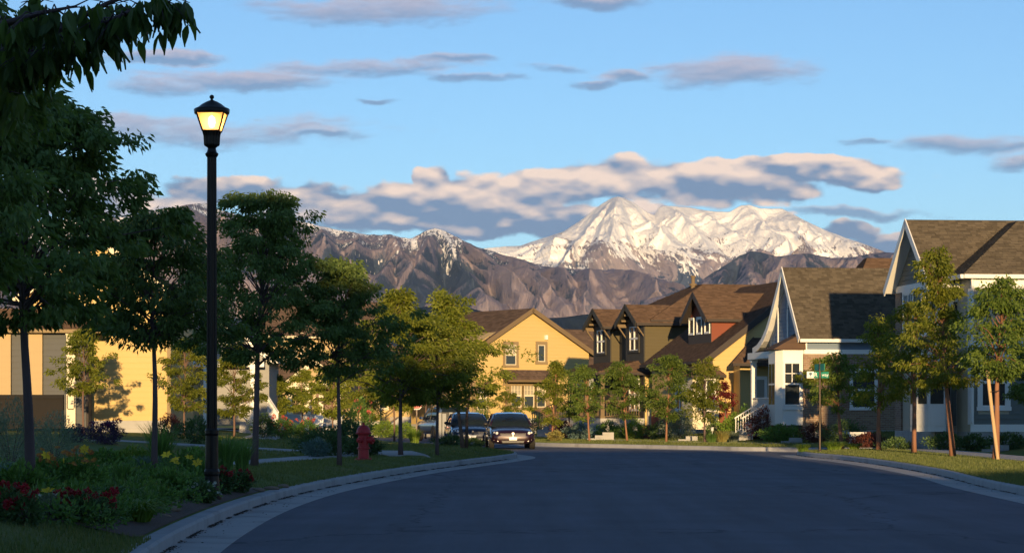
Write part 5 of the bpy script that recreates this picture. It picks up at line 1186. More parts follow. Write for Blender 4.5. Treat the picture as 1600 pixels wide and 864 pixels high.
def car(loc, rz, label, body, suv=False, ang=0):
    o = empty('parked_car', loc, rz, label=label, cat='car', group='cars parked along the bend')
    H = .30 if suv else 0
    st = ([(-2.40, .30, .56, .60), (-2.36, .24, .66, .74), (-2.22, .2, .755, .85), (-1.95, .19, .81, .90), (-1.4, .19, .88, .915), (-.85, .19, .955, .92), (0, .19, .975, .92), (1.0, .19, .99, .92), (1.75, .2, 1.02, .90), (2.15, .25, 1.03, .86), (2.34, .3, .98, .80), (2.40, .36, .88, .7)] if not suv else
          [(-2.35, .42, .85, .7), (-2.28, .36, .98, .84), (-2.0, .34, 1.06, .92), (-1.3, .34, 1.12, .94), (-.9, .34, 1.15, .945), (0, .34, 1.16, .945), (1.6, .34, 1.17, .94), (2.15, .36, 1.17, .92), (2.30, .42, 1.12, .88)])
    bd = loft([sup(*s_) for s_ in st], 'body', body, o)
    # cabin
    cab = [(-.95, .96, .96), (-.55, 1.18, 1), (-.12, 1.395, 1), (.3, 1.455, 1), (.8, 1.455, 1), (1.2, 1.39, 1), (1.6, 1.2, 1), (1.95, 1.02, 1)] if not suv else [(-.95, 1.15, 1), (-.55, 1.5, 1), (-.3, 1.68, 1), (.2, 1.74, 1), (1.9, 1.72, 1), (2.1, 1.6, 1), (2.22, 1.2, 1)]
    base_z = 1.10 if suv else .93; top_z = 1.74 if suv else 1.455
    def hwz(z): return .83 - (.22 if not suv else .16) * min(1, max(0, (z - base_z) / (top_z - base_z)))
    rings = []
    for y, z, _ in cab:
        z = max(z, base_z + .03); w = hwz(z); wb = hwz(base_z); rings.append([(-wb, y, base_z - .05), (-(wb + w) / 2 - .012, y, (base_z + z) / 2), (-w, y, z - .03), (-w * .8, y, z), (0, y, z + .012), (w * .8, y, z), (w, y, z - .03), ((wb + w) / 2 + .012, y, (base_z + z) / 2), (wb, y, base_z - .05)])
    loft(rings, 'cabin_glass', M['carglass'], o)
    rp = [(y, z) for y, z, _ in cab if z > top_z - .075]
    mb = MB(); n = len(rp); vs = []
    for y, z in rp: w = hwz(z); vs += [(-w - .006, y, z - .045), (-w * .82, y, z + .008), (0, y, z + .022), (w * .82, y, z + .008), (w + .006, y, z - .045)]
    mb.add(vs, [(i * 5 + k, i * 5 + k + 1, i * 5 + 6 + k, i * 5 + 5 + k) for i in range(n - 1) for k in range(4)]); mb.build('roof', body, o, True)
    for sx in (-1, 1):
        A = [(sx * (hwz(max(z, base_z)) + .004), y, max(z, base_z) - .02) for y, z, _ in cab if y <= rp[0][0] + .01]; MB().tube(A, .038, 7).build('pillar', body, o, True)
        C_ = [(sx * (hwz(max(z, base_z)) + .002), y, max(z, base_z) - .03) for y, z, _ in cab if y >= rp[-1][0] - .01]; MB().tube(C_, .055, 7).build('pillar', body, o, True)
        MB().tube([(sx * (hwz(base_z) + .004), .42, base_z - .02), (sx * (hwz(top_z) + .006), .5, top_z - .04)], .03, 6).build('pillar', M['black_plastic'], o)
        mi = MB().lathe([(.02, -.02), (.075, 0), (.085, .05), (.07, .11), (.03, .13)], 10, (0, 0, 0), 'y'); m_ = mi.build('wing_mirror', M['black_plastic'] if not suv else body, o, True); m_.location = (sx * 1.0, -.72, base_z + .07 ); m_.scale = (1.35, .8, .85)
        MB().tube([(sx * .84, -.7, base_z + .02), (sx * .97, -.68, base_z + .05)], .022, 6).build('mirror_arm', M['black_plastic'], o)
    wr = .33 if not suv else .38
    for sx in (-1, 1):
        for yy in (-1.48, 1.36):
            wx = .80 if not suv else .84
            arch = MB(); arch.lathe([(wr + .05, 0), (wr + .05, .012)], 20, (0, 0, 0), 'x'); ao = arch.build('wheel_arch', M['black_plastic'], o); ao.location = (sx * (wx + .105) - (.006), yy, wr)
            t_ = MB().lathe([(wr * .62, -.10), (wr * .93, -.11), (wr, -.085), (wr, .085), (wr * .93, .11), (wr * .62, .10)], 24, (0, 0, 0), 'x').build('wheel', M['tyre'], o, False); t_.location = (sx * (wx + .02), yy, wr)
            ri = MB(); ri.lathe([(wr * .6, .085 * sx), (wr * .56, .105 * sx), (wr * .5, .06 * sx)], 20, (0, 0, 0), 'x')
            for j in range(5):
                a_ = j * 2 * math.pi / 5; ri.beam((.09 * sx, 0, 0), (.085 * sx, math.cos(a_) * wr * .58, math.sin(a_) * wr * .58), (1, 0, 0), .06, .03)
            ri.build('rim', M['rim'], t_)
    if not suv:
        g = MB(); g.extr([(-.47, -2.385, .50), (.47, -2.385, .50), (.52, -2.36, .64), (-.52, -2.36, .64)], (0, .06, 0)); gr = g.build('grille', M['black_plastic'], o)
        for i in range(3): z = .515 + i * .045; MB().box(-.49 - i * .012, .49 + i * .012, -2.405 + i * .006, -2.385 + i * .006, z, z + .022).build('grille_bar', M['grille_bar'], gr)
        MB().lathe([(.055, -2.425), (.05, -2.40)], 14, (0, 0, .625), 'y').build('emblem', M['chrome'], gr)
        MB().box(-.017, .017, -2.42, -2.40, .49, .58).build('emblem_bar', M['chrome'], gr)
        MB().box(-.155, .155, -2.435, -2.415, .365, .475).build('number_plate', M['plate'], o)
        iv = MB(); iv.extr([(-.42, -2.405, .255), (.42, -2.405, .255), (.46, -2.40, .345), (-.46, -2.40, .345)], (0, .05, 0)); it = iv.build('air_intake', M['black_plastic'], o)
        for z in (.28, .31): MB().box(-.42, .42, -2.415, -2.405, z, z + .012).build('intake_bar', M['grille_bar'], it)
        for sx in (-1, 1):
            MB().extr([(sx * .55, -2.345, .585), (sx * .80, -2.23, .60), (sx * .845, -2.12, .70), (sx * .70, -2.25, .715), (sx * .56, -2.33, .65)], (0, .05, 0)).build('headlight', M['black_plastic'], o)
            MB().lathe([(.052, -2.395), (.06, -2.36), (.055, -2.30)], 12, (sx * .645, 0, .645), 'y').build('headlight', M['lens'], o, True)
            MB().lathe([(.034, -2.32), (.04, -2.28)], 10, (sx * .745, .02, .665), 'y').build('headlight', M['lens'], o, True)
            MB().lathe([(.03, -2.385), (.035, -2.35)], 10, (sx * .60, 0, .335), 'y').build('fog_light', M['lens'], o); MB().box(sx * .70 - .05, sx * .70 + .05, -2.33, -2.30, .36, .39).build('indicator', M['rim'], o)
        MB().beam((-.35, -.72, 1.115), (.1, -.42, 1.27), (0, -.5, .8), .02, .015).build('wiper', M['black_plastic'], o); MB().beam((.1, -.76, 1.08), (.55, -.5, 1.21), (0, -.5, .8), .02, .015).build('wiper', M['black_plastic'], o)
    else:
        MB().box(-.86, .86, 2.26, 2.40, .42, .62).build('rear_bumper', M['chrome'], o); MB().box(-.62, .62, 2.295, 2.31, .72, .98).build('tailgate_panel', M['plate'], o); MB().box(-.16, .16, 2.315, 2.33, .76, .88).build('number_plate', M['plate'], o)
        for sx in (-1, 1): MB().box(sx * .84 - .06, sx * .84 + .06, 2.2, 2.305, .85, 1.15).build('tail_light', M['tail'], o); MB().tube([(sx * .58, -.1, 1.79), (sx * .58, 1.8, 1.78)], .02, 6).build('roof_rail', M['rim'], o)
    # front-on cars: belt trim and door lines
    for sx in (-1, 1):
        for yy in (-.72, .45, 1.45): MB().box(sx * .921 - .003, sx * .921 + .003, yy, yy + .012, .32 + H, .93 + H * .7).build('door_seam', M['black_plastic'], bd)
        for yy in (.2, 1.2): MB().box(sx * .93 - .014, sx * .93 + .014, yy, yy + .16, .80 + H * .7, .83 + H * .7).build('door_handle', body, bd)
    return o
M['maroon'] = paint('maroon_paint', (.022, .005, .009)); M['navy'] = paint('navy_paint', (.006, .010, .03)); M['silverblue'] = paint('silver_blue_paint', (.09, .14, .24))
car(((796 - CX) / F * 104.3, 104.3, .004), R(3.5), 'dark maroon sedan with bright headlights parked facing the camera', M['maroon'])
car(((731 - CX) / F * 113.5, 113.5, .004), R(6), 'dark navy sedan half hidden by tree trunks behind the maroon one', M['navy'])
car(((693 - CX) / F * 131, 131, .004), R(180 + 17), 'silver-blue sport utility car seen from behind, farthest of the three', M['silverblue'], True)

# ------------------------------------------------------------------ signs and small street things
def textobj(body, size, mat, parent, loc, rot, name='lettering', align='CENTER'):
    c = bpy.data.curves.new(name, 'FONT'); c.body = body; c.size = size; c.align_x = align; c.align_y = 'CENTER'; c.extrude = .001; c.materials.append(mat)
    t0 = bpy.data.objects.new(name, c); COL.objects.link(t0); bpy.context.view_layer.update(); me = bpy.data.meshes.new_from_object(t0); bpy.data.objects.remove(t0); t = bpy.data.objects.new(name, me); COL.objects.link(t); t.parent = parent; t.location = loc; t.rotation_euler = rot; return t
M['sign_green'] = pm('sign_teal', (.01, .20, .14), .4, .08, 4); M['sign_red'] = pm('sign_red', (.55, .02, .025), .4, .08, 4); M['print'] = pm('sign_white', (.85, .85, .82), .4, .02, 4); M['ink'] = pm('emblem_grey_blue', (.10, .16, .22), .5, .05, 4)
b = Vector(((1281 - CX) / F * 84.5, 84.5, 0)); b.z = terrain(b.x, b.y); s_ = b.y / F; zz = lambda py: EYE - (py - HY) * s_ - b.z
o = empty('street_name_sign', b, label='black pole with teal street name blades at the junction', cat='street sign')
MB().lathe([(.075, 0), (.075, .05), (.045, .07), (.04, zz(592)), (.05, zz(591)), (.03, zz(565))], 14).build('pole', M['dark_metal'], o)
def blade(rz, z0, z1, x0, x1, nm):
    e = empty(nm, (0, 0, 0), rz); e.parent = o
    MB().box(x0, x1, -.012, .012, z0, z1).build('blade', M['sign_green'], e); return e
z0, z1 = zz(590.5), zz(580.5)
e = blade(R(14), z0, z1, -21.5 * s_, 14.5 * s_, 'street_blade')
MB().box(-21.8 * s_, -10.5 * s_, -.016, -.0125, z0 - .005, z1 + .005).build('emblem_panel', M['print'], e)
em = MB(); cx_, cz = -15.6 * s_, z0 + .6 * (z1 - z0); em.extr([(cx_ + .055 * math.cos(a) * (1 + .15 * math.sin(3 * a)), -.0175, cz + .05 * math.sin(a) + .01) for a in np.linspace(0, 6.28, 15)[:-1]], (0, .001, 0)); em.box(cx_ - .008, cx_ + .012, -.0175, -.0165, z0 + .03, cz); em.box(cx_ - .09, cx_ + .09, -.0175, -.0165, z0 + .018, z0 + .03); em.build('emblem', M['ink'], e)
textobj('R', .2, M['print'], e, (-7 * s_, -.0145, (z0 + z1) / 2), (R(90), 0, 0)); textobj('way', .15, M['print'], e, (8.5 * s_, -.0145, (z0 + z1) / 2), (R(90), 0, 0))
blade(R(-76), zz(579), zz(568.5), -.45, .42, 'street_blade')
b = Vector(((651 - CX) / F * 126, 126, 0)); b.z = terrain(b.x, b.y); s_ = 126 / F; zc = EYE - (631 - HY) * s_ - b.z
o = empty('stop_sign', b, R(4), label='small red octagonal stop sign beyond the parked cars', cat='stop sign')
MB().box(-.03, .03, -.03, .03, 0, zc + .3).build('post', M['dark_metal'], o)
oc = lambda r: [(r * math.cos(R(22.5 + 45 * k)), -.035, zc + r * math.sin(R(22.5 + 45 * k))) for k in range(8)]
MB().extr(oc(.3), (0, -.006, 0)).build('border', M['print'], o); MB().extr([(x, y - .0065, z) for x, y, z in oc(.275)], (0, -.004, 0)).build('face', M['sign_red'], o)
textobj('STOP', .19, M['print'], o, (0, -.0475, zc), (R(90), 0, 0))
# grey panels beside the trees
M['panel_grey'] = pm('weathered_grey_panel', (.30, .31, .31), .7, .15, 3, .2, 20)
b = place(699, 690); s_ = b.y / F
o = empty('panel_cabinet', b, R(8), label='three tall pale grey upright panels on a dark frame near the sedans', cat='cabinet')
MB().box(-15 * s_, 13 * s_, .02, .2, .05, 46 * s_).build('frame', M['black_plastic'], o)
for x0, x1, t in ((-13.5, -9.5, 45), (-8, -2, 44), (3, 8, 46)): MB().box(x0 * s_, x1 * s_, -.03, .02, .1, t * s_).build('panel', M['panel_grey'], o)
MB().box(-15 * s_, 13 * s_, -.05, .25, 0, .06).build('base', M['concrete'], o)
# leaning stake with strap, by the right tree
M['stake'] = pm('raw_pine', (.52, .36, .2), .8, .15, 8, .2, 30, stretch=(1, 1, .2))
b = place(1557, 719); s_ = b.y / F; o = empty('tree_stake', b + Vector((-.0, -.25, 0)), label='pale wooden stake leaning beside the tied verge tree', cat='stake')
MB().tube([(0, 0, -.05), (-9 * s_, 0, 70 * s_), (-17 * s_, 0, 140 * s_)], [.045, .048, .05], 9).build('pole', M['stake'], o); MB().tube([(-13.2 * s_, -.06, 107 * s_), (0, -.02, 108 * s_), (4 * s_, .25, 110 * s_)], .012, 5).build('strap', M['black_plastic'], o)
# white planter
M['planter'] = pm('white_stone_planter', (.62, .63, .62), .7, .1, 4)
X = (1340 - CX) / F * 97; Y = 97; b = Vector((X, Y, terrain(X, Y))); o = empty('planter', b, label='white square planter on the lawn behind the verge trees', cat='planter')
MB().box(-.28, .28, -.28, .28, .1, .42).build('tub', M['planter'], o); MB().box(-.33, .33, -.33, .33, .42, .5).build('rim', M['planter'], o); MB().box(-.34, .34, -.34, .34, 0, .1).build('foot', M['planter'], o)
# clay pot
X = (1008 - CX) / F * 119; b = Vector((X, 119, terrain(X, 119))); o = empty('plant_pot', b, label='large brown clay pot at the corner of the olive porch', cat='plant pot')
MB().lathe([(.22, 0), (.3, .25), (.36, .55), (.4, .56), (.4, .64), (.34, .64), (.3, .6)], 18).build('pot', pm('clay', (.16, .07, .04), .85, .2, 4), o)
# white slatted chair by the porch of the tan house
X = (493 - CX) / F * 143; b = Vector((X, 143, terrain(X, 143) + .02)); o = empty('garden_chair', b, R(-20), label='white slatted garden chair in front of the white porch', cat='chair')
for sx in (-1, 1):
    MB().box(sx * .32 - .03, sx * .32 + .03, -.3, -.24, 0, .58).build('leg', M['white'], o); MB().extr([(sx * .3 - .02, .35, 0), (sx * .3 + .02, .35, 0), (sx * .3 + .02, .42, 0), (sx * .3 - .02, .42, 0)], (0, -.35, .45)).build('leg', M['white'], o)
    MB().box(sx * .36 - .07, sx * .36 + .07, -.36, .35, .58, .61).build('armrest', M['white'], o)
for i in range(5): MB().box(-.3, .3, -.28 + i * .11, -.19 + i * .11, .36 - i * .025, .385 - i * .025).build('seat_slat', M['white'], o)
for i in range(5): x = -.25 + i * .125; MB().extr([(x - .05, .22, .28), (x + .05, .22, .28), (x + .05, .25, .28), (x - .05, .25, .28)], (0, .28, .72)).build('back_slat', M['white'], o)
# garden steps set into the lawns
def gsteps(px, py, Y, label, n=2, rz=0, w=1.0):
    X = (px - CX) / F * Y; b = Vector((X, Y, terrain(X, Y))); o = empty('garden_steps', b, R(rz), label=label, cat='steps')
    for i in range(n): MB().box(i * .34, i * .34 + .5, i * .3, i * .3 + .45, -.2, .1 + i * .13).build('step', M['concrete'], o)
gsteps(1060, 686, 109, 'pale concrete steps in the lawn between the two middle street trees and the yellow wall')
gsteps(918, 687, 112.5, 'pale concrete steps leading to the olive house porch stairs', 3)
gsteps(1222, 690, 102, 'pale concrete steps in the lawn below the white bay')
gsteps(1538, 689, 81, 'pale concrete steps at the path of the right-hand house', 2)
# path lights
gl = bpy.data.meshes
lp = MB().lathe([(.012, 0), (.012, .3), (.05, .3), (.06, .34), (.06, .42), (.075, .43), (.03, .47)], 10).mesh('path_light', M['planter'])
for px, py, Y, lab in ((1176, 662, 107, 'leftmost white path light by the maroon bush'), (1189, 661, 107, 'white path light in front of the maroon bush'), (1201, 661, 107, 'white path light right of the maroon bush'), (1244, 660, 105, 'white path light at the corner of the brick wall'), (1113, 664, 110, 'white path light below the crimson tree')):
    X = (px - CX) / F * Y; meshobj('path_light', lp, label=lab, cat='garden light', group='white path lights').location = (X, Y, terrain(X, Y) + .05)
# ------------------------------------------------------------------ plants
M['p_green'] = leafmat('plant_green', (0.093, 0.177, 0.041), (0.177, 0.312, 0.072), .3)
M['p_lime'] = leafmat('plant_lime', (0.140, 0.246, 0.035), (0.264, 0.340, 0.061), .35)
M['p_silver'] = leafmat('plant_silver', (.20, .255, .19), (.30, .34, .26), .3)
M['p_blue'] = leafmat('plant_blue_grey', (0.105, 0.176, 0.176), (0.176, 0.264, 0.264), .25)
M['p_dark'] = leafmat('plant_dark', (0.063, 0.113, 0.041), (0.113, 0.185, 0.063), .25)
M['p_purple'] = leafmat('plant_purple', (0.061, 0.044, 0.088), (0.124, 0.070, 0.176), .25)
M['p_straw'] = leafmat('plant_straw', (0.264, 0.211, 0.070), (0.340, 0.340, 0.124), .35)
M['p_maroon'] = leafmat('plant_maroon', (0.105, 0.035, 0.029), (0.211, 0.070, 0.053), .25)
M['f_red'] = leafmat('petal_red', (.32, .015, .025), (.5, .025, .05), .25); M['f_yellow'] = leafmat('petal_yellow', (.75, .5, .03), (.9, .66, .05), .3)
M['f_rust'] = leafmat('petal_rust', (.34, .08, .02), (.65, .28, .03), .25); M['f_white'] = leafmat('petal_white', (.6, .6, .55), (.75, .75, .7), .3)
M['f_pink'] = leafmat('petal_pink', (.6, .10, .10), (.75, .28, .2), .3); M['f_magenta'] = leafmat('petal_magenta', (.16, .012, .10), (.25, .03, .16), .3)
def blades(r, n, h, spread, width, droop, base_r=.06, seg=4):
    """arching grass blades: n strips"""
    th = r.uniform(0, 6.283, n); L = h * r.uniform(.6, 1.1, n); out = spread * r.uniform(.15, 1, n) ** .8; V = []; T = []
    dirs = np.stack([np.cos(th), np.sin(th), np.zeros(n)], 1); side = np.stack([-np.sin(th), np.cos(th), np.zeros(n)], 1)
    jit = r.uniform(-1.2, 1.2, n); side = side * np.cos(jit)[:, None] + dirs * np.sin(jit)[:, None]
    b0 = dirs * (base_r * r.uniform(0, 1, n))[:, None]
    for k in range(seg + 1):
        t = k / seg; p = b0 + dirs * (out * (t ** 1.8))[:, None]; p[:, 2] = L * (t - droop * t ** 3.2)
        w = width * (1 - t) ** .7 + .0008; V += [p - side * w, p + side * w]
    V = np.stack(V, 1).reshape(-1, 3); m = (seg + 1) * 2; i = np.arange(n)[:, None, None] * m
    q = np.array([[2 * k, 2 * k + 1, 2 * k + 3, 2 * k + 2] for k in range(seg)])[None]; return V, (i + q).reshape(-1, 4)
def leafball(r, n, rx, ry, rz, leaf, zc, wd=.25, up=.3, shell=.45):
    d = r.normal(size=(n, 3)); d /= np.linalg.norm(d, axis=1, keepdims=True); k = r.uniform(shell, 1, (n, 1))
    lump = 1 + .18 * np.sin(d[:, :1] * 5 + 1) + .15 * np.sin(d[:, 1:2] * 6 + d[:, 2:] * 5)
    P = d * k * lump * np.array([rx, ry, rz]) + np.array([0, 0, zc]); P[:, 2] = np.maximum(P[:, 2], .02)
    A = d + r.normal(size=(n, 3)) * .5 + np.array([0, 0, up]); A /= np.linalg.norm(A, axis=1, keepdims=True); L = leaf * r.uniform(.6, 1.3, n)
    return leaf_arrays(P, A, L, L * wd, r)
def petals(r, n, size, kind):
    """one bloom as a small mesh"""
    mb = MB()
    for k in range(n):
        a = 2 * math.pi * k / n + r.uniform(-.1, .1); c, s_ = math.cos(a), math.sin(a); w = size * (.28 if kind == 'lily' else .16); z1 = size * (.35 if kind == 'lily' else .1)
        mb.add([(0, 0, 0), (c * size * .55 - s_ * w, s_ * size * .55 + c * w, z1), (c * size, s_ * size, z1 * 1.1), (c * size * .55 + s_ * w, s_ * size * .55 - c * w, z1)], [(0, 1, 2, 3)])
    return mb
rb = np.random.default_rng(3)
bloom = {}
for key, kind, n, size, mat in (('yellow', 'lily', 6, .075, 'f_yellow'), ('rust', 'daisy', 11, .05, 'f_rust'), ('white', 'daisy', 7, .03, 'f_white')):
    bloom[key] = petals(rb, n, size, kind).mesh('bloom', M[mat])
def ballbloom(key, mat, n, rad, leaf):
    v, t = leafball(rb, n, rad, rad, rad * .8, leaf, 0, .4, .2, .5); v[:, 2] -= v[:, 2].min(); bloom[key] = fast_mesh('bloom', v, t, M[mat])
ballbloom('red', 'f_red', 40, .038, .03); ballbloom('pink', 'f_pink', 40, .07, .05); ballbloom('magenta', 'f_magenta', 50, .09, .05)
def plant(px, py, label, kind, h, w, mat, cat='plant', group=None, name=None, blooms=None, seed=None, pos=None, n=None, leaf=.06, Y=None, **kw):
    """h, w in metres"""
    r = np.random.default_rng(seed if seed is not None else int(px * 7 + py)); rr = random.Random(int(px * 3 + py))
    if Y: X = (px - CX) / F * Y; b = Vector((X, Y, terrain(X, Y)))
    else: b = place(px, py)
    o = empty(name or ('ornamental_grass' if kind == 'grass' else 'shrub'), b, label=label, cat=cat, group=group)
    if kind == 'grass':
        v, q = blades(r, n or 260, h, w / 2, kw.get('bw', .006), kw.get('droop', .35), w * kw.get('br', .18)); me = fast_mesh('foliage', v, q, M[mat], False, 4)
    else:
        v, t = leafball(r, n or int(900 * (w * w + h * w)), w / 2, w / 2, h / 2 * 1.05, leaf, h * .5, kw.get('wd', .25), kw.get('up', .3)); me = fast_mesh('foliage', v, t, M[mat])
        mb = MB()
        for k in range(6): a = k * 1.05; mb.tube([(0, 0, 0), (math.cos(a) * w * .12, math.sin(a) * w * .12, h * .35), (math.cos(a) * w * .3, math.sin(a) * w * .3, h * .7)], [.012, .009, .003], 5)
        mb.build('stem', M['bark_grey'], o)
    meshobj('foliage', me, o)
    if blooms:
        for key, cnt, z0, z1 in blooms:
            for k in range(cnt):
                a = rr.uniform(0, 6.28); q = w / 2 * math.sqrt(rr.random()) * .95; z = rr.uniform(z0, z1); x, y = q * math.cos(a), q * math.sin(a)
                f = meshobj('bloom', bloom[key], o); f.location = (x, y, z); f.rotation_euler = (rr.uniform(.2, 1.1), rr.uniform(-.5, .5), rr.uniform(-.8, .8)); s_ = rr.uniform(.8, 1.25); f.scale = (s_, s_, s_)
                if key in ('yellow', 'rust'):
                    MB().tube([(x * .5, y * .5, 0), (x * .85, y * .85, z * .6), (x, y, z)], .004, 4, False).build('stalk', M['p_green'], o)
    return o
# flower bed beside the kerb
plant(18, 735, 'silvery feathery shrub at the left edge below the porch', 'leafy', 1.2, 1.25, 'p_silver', 'shrub', n=4200, leaf=.07, wd=.1, up=.7)
plant(85, 730, 'silvery feathery shrub behind the nearest trunk', 'leafy', 1.1, 1.2, 'p_silver', 'shrub', n=4200, leaf=.07, wd=.1, up=.7)
plant(-10, 770, 'blue-grey grass tuft at the left picture edge', 'grass', .6, .8, 'p_blue', n=420)
plant(165, 694, 'dark purple shrub with magenta flower heads before the yellow wall', 'leafy', .62, 1.25, 'p_purple', 'shrub', n=3000, leaf=.06, blooms=[('magenta', 9, .5, .68)])
plant(118, 690, 'low purple-grey shrub beside the porch of the yellow house', 'leafy', .5, .8, 'p_purple', 'shrub', n=1500)
plant(250, 742, 'tall upright green grass behind the slim trunk', 'grass', 1.05, .7, 'p_green', n=330, bw=.008, droop=.2)
plant(232, 745, 'blue-grey grass mound at the foot of the slim trunk', 'grass', .5, .6, 'p_blue', n=420)
plant(275, 742, 'blue-grey grass mound between slim trunk and lamp post', 'grass', .45, .5, 'p_blue', n=380)
plant(352, 742, 'tall fountain grass right of the lamp post', 'grass', .98, .72, 'p_green', n=420, bw=.006, droop=.25)
plant(378, 740, 'dense fountain grass against the tall shaded tree', 'grass', .9, .6, 'p_green', n=380, bw=.006, droop=.25)
plant(105, 770, 'rust-coloured blanket flowers with yellow lilies in the bed', 'leafy', .42, .75, 'p_green', n=1500, name='flowering_plant', blooms=[('rust', 30, .34, .6), ('yellow', 5, .36, .62)], leaf=.07)
plant(62, 765, 'rust-coloured blanket flowers beside the nearest trunk', 'leafy', .38, .5, 'p_green', n=900, name='flowering_plant', blooms=[('rust', 9, .3, .5)], leaf=.07)
plant(135, 770, 'rust-coloured blanket flowers right of the yellow lilies', 'leafy', .4, .5, 'p_green', n=900, name='flowering_plant', blooms=[('rust', 12, .32, .52)], leaf=.07)
plant(12, 815, 'red flowering clump at the left edge of the bed', 'leafy', .32, .55, 'p_dark', n=1100, name='flowering_plant', blooms=[('red', 16, .18, .36)])
plant(38, 822, 'red flowering clump at the foot of the nearest trunk', 'leafy', .3, .4, 'p_dark', n=800, name='flowering_plant', blooms=[('red', 10, .14, .32)])
plant(120, 818, 'wide red flowering clump in front of the lilies', 'leafy', .3, .62, 'p_dark', n=1200, name='flowering_plant', blooms=[('red', 22, .14, .36)])
plant(150, 820, 'red flowering clump beside the arching daylily leaves', 'leafy', .28, .5, 'p_dark', n=900, name='flowering_plant', blooms=[('red', 12, .14, .34)])
plant(75, 812, 'white-flowered low plant between two red clumps', 'leafy', .25, .4, 'p_silver', n=700, name='flowering_plant', blooms=[('white', 14, .16, .3), ('yellow', 1, .28, .3)])
plant(212, 815, 'bright arching daylily leaves nearest the kerb', 'grass', .48, .95, 'p_lime', n=330, bw=.012, droop=.62)
plant(180, 790, 'arching daylily leaves behind the red clumps', 'grass', .45, .8, 'p_green', n=280, bw=.012, droop=.6)
plant(160, 745, 'green leafy clump in the middle of the bed', 'leafy', .4, .8, 'p_green', n=1500, leaf=.08)
plant(195, 765, 'slender-stalked green clump left of the slim trunk', 'grass', .55, .6, 'p_green', n=220, bw=.008, droop=.35)
plant(285, 770, 'yellow daylily clump before the lamp post', 'grass', .42, .7, 'p_green', n=260, bw=.011, droop=.55, name='flowering_plant', blooms=[('yellow', 6, .42, .56)])
plant(262, 775, 'green leafy clump right of the slim trunk', 'leafy', .34, .6, 'p_green', n=1300, leaf=.07)
plant(310, 785, 'low shrub dotted with small white flowers by the kerb', 'leafy', .26, .62, 'p_dark', n=1300, name='flowering_plant', blooms=[('white', 26, .14, .3)])
plant(345, 772, 'dark red flowering clump nearest the lamp post', 'leafy', .36, .5, 'p_dark', n=1000, name='flowering_plant', blooms=[('red', 18, .16, .42)])
plant(372, 770, 'dark red flowering clump at the right end of the bed', 'leafy', .32, .5, 'p_dark', n=1000, name='flowering_plant', blooms=[('red', 16, .12, .36)])
plant(240, 790, 'low green cover between kerb and daylilies', 'leafy', .22, .6, 'p_green', n=1000, leaf=.06)
plant(322, 764, 'green grass clump hiding the foot of the lamp post', 'grass', .75, .6, 'p_green', n=380, bw=.007, droop=.35)
plant(300, 750, 'leafy green clump behind the yellow daylilies', 'leafy', .5, .7, 'p_green', n=1600, leaf=.07)
plant(140, 735, 'pale stalked clump behind the rust flowers', 'grass', .6, .8, 'p_silver', n=300, bw=.007, droop=.35)
plant(30, 790, 'green leafy clump behind the red flowers at the left edge', 'leafy', .45, .8, 'p_green', n=1600, leaf=.07)
plant(205, 735, 'soft green mound left of the blue-grey grass', 'leafy', .45, .9, 'p_lime', n=1500, leaf=.07)
plant(330, 740, 'yellow daylily beside the lamp post foot', 'grass', .45, .5, 'p_green', n=160, bw=.01, droop=.5, name='flowering_plant', blooms=[('yellow', 4, .5, .66)])
# ground cover filling the bed
V = []; T = []; n0 = 0; r = np.random.default_rng(12)
for k in range(260):
    y = r.uniform(26.5, 43); d = r.uniform(.55, 3.6); x = float(KL(y)) - d; v, t = leafball(r, 130, .26, .26, .13, .06, .1, .24); v = v * r.uniform(.7, 1.4) + np.array([x, y, terrain(x, y)]); V.append(v); T.append(t + n0); n0 += len(v)
meshobj('ground_cover', fast_mesh('ground_cover', np.concatenate(V), np.concatenate(T), M['p_green']), kind='stuff', label='low green ground cover filling the flower bed')
# rocks
M['rock'] = pm('sandstone_rock', (.24, .17, .12), .9, .25, 5, .5, 18)
for px, py, s_, lab in ((268, 799, .16, 'flat tan stone nearest the kerb in the mulch'), (404, 768, .15, 'rounded tan stone right of the dark red flowers'), (424, 765, .14, 'second rounded stone along the mulch edge'), (442, 762, .15, 'rightmost rounded stone before the lawn strip'), (255, 808, .1, 'small stone beside the flat tan one')):
    r = np.random.default_rng(px); mb = MB(); mb.lathe([(.35, 0), (.85, .12), (1, .3), (.9, .5), (.6, .64), (.2, .7)], 12)
    for i, v in enumerate(mb.v): k = 1 + r.uniform(-.14, .14); mb.v[i] = (v[0] * k * s_, v[1] * k * s_ * .7, v[2] * s_ * .75)
    ro = mb.build('rock', M['rock'], None, True, label=lab, cat='rock', group='stones along the bed'); ro.location = place(px, py) - Vector((0, 0, .01)); ro.rotation_euler.z = px
# planting along the footpath and before the left houses
plant(505, 703, 'dark spreading evergreen left of the hydrant', 'leafy', .75, 1.7, 'p_dark', 'shrub', n=3600, leaf=.08, Y=70)
plant(545, 700, 'dark evergreen shrub directly behind the hydrant', 'leafy', .95, 1.2, 'p_dark', 'shrub', n=3000, leaf=.08, Y=72)
plant(575, 700, 'low dark shrub right behind the hydrant', 'leafy', .5, .9, 'p_dark', 'shrub', n=1800, leaf=.08, Y=71)
plant(495, 700, 'blue-grey mound in front of the dark evergreen', 'leafy', .5, .8, 'p_blue', 'shrub', n=1800, leaf=.06, Y=68)
plant(440, 690, 'pink rose bush in sunlight left of the white chair', 'leafy', .8, 1.3, 'p_green', 'shrub', n=2200, leaf=.08, Y=104, blooms=[('pink', 16, .4, .9)])
plant(478, 690, 'pink rose bush in sunlight below the white chair', 'leafy', .75, 1.3, 'p_green', 'shrub', n=2200, leaf=.08, Y=106, blooms=[('pink', 14, .35, .85)])
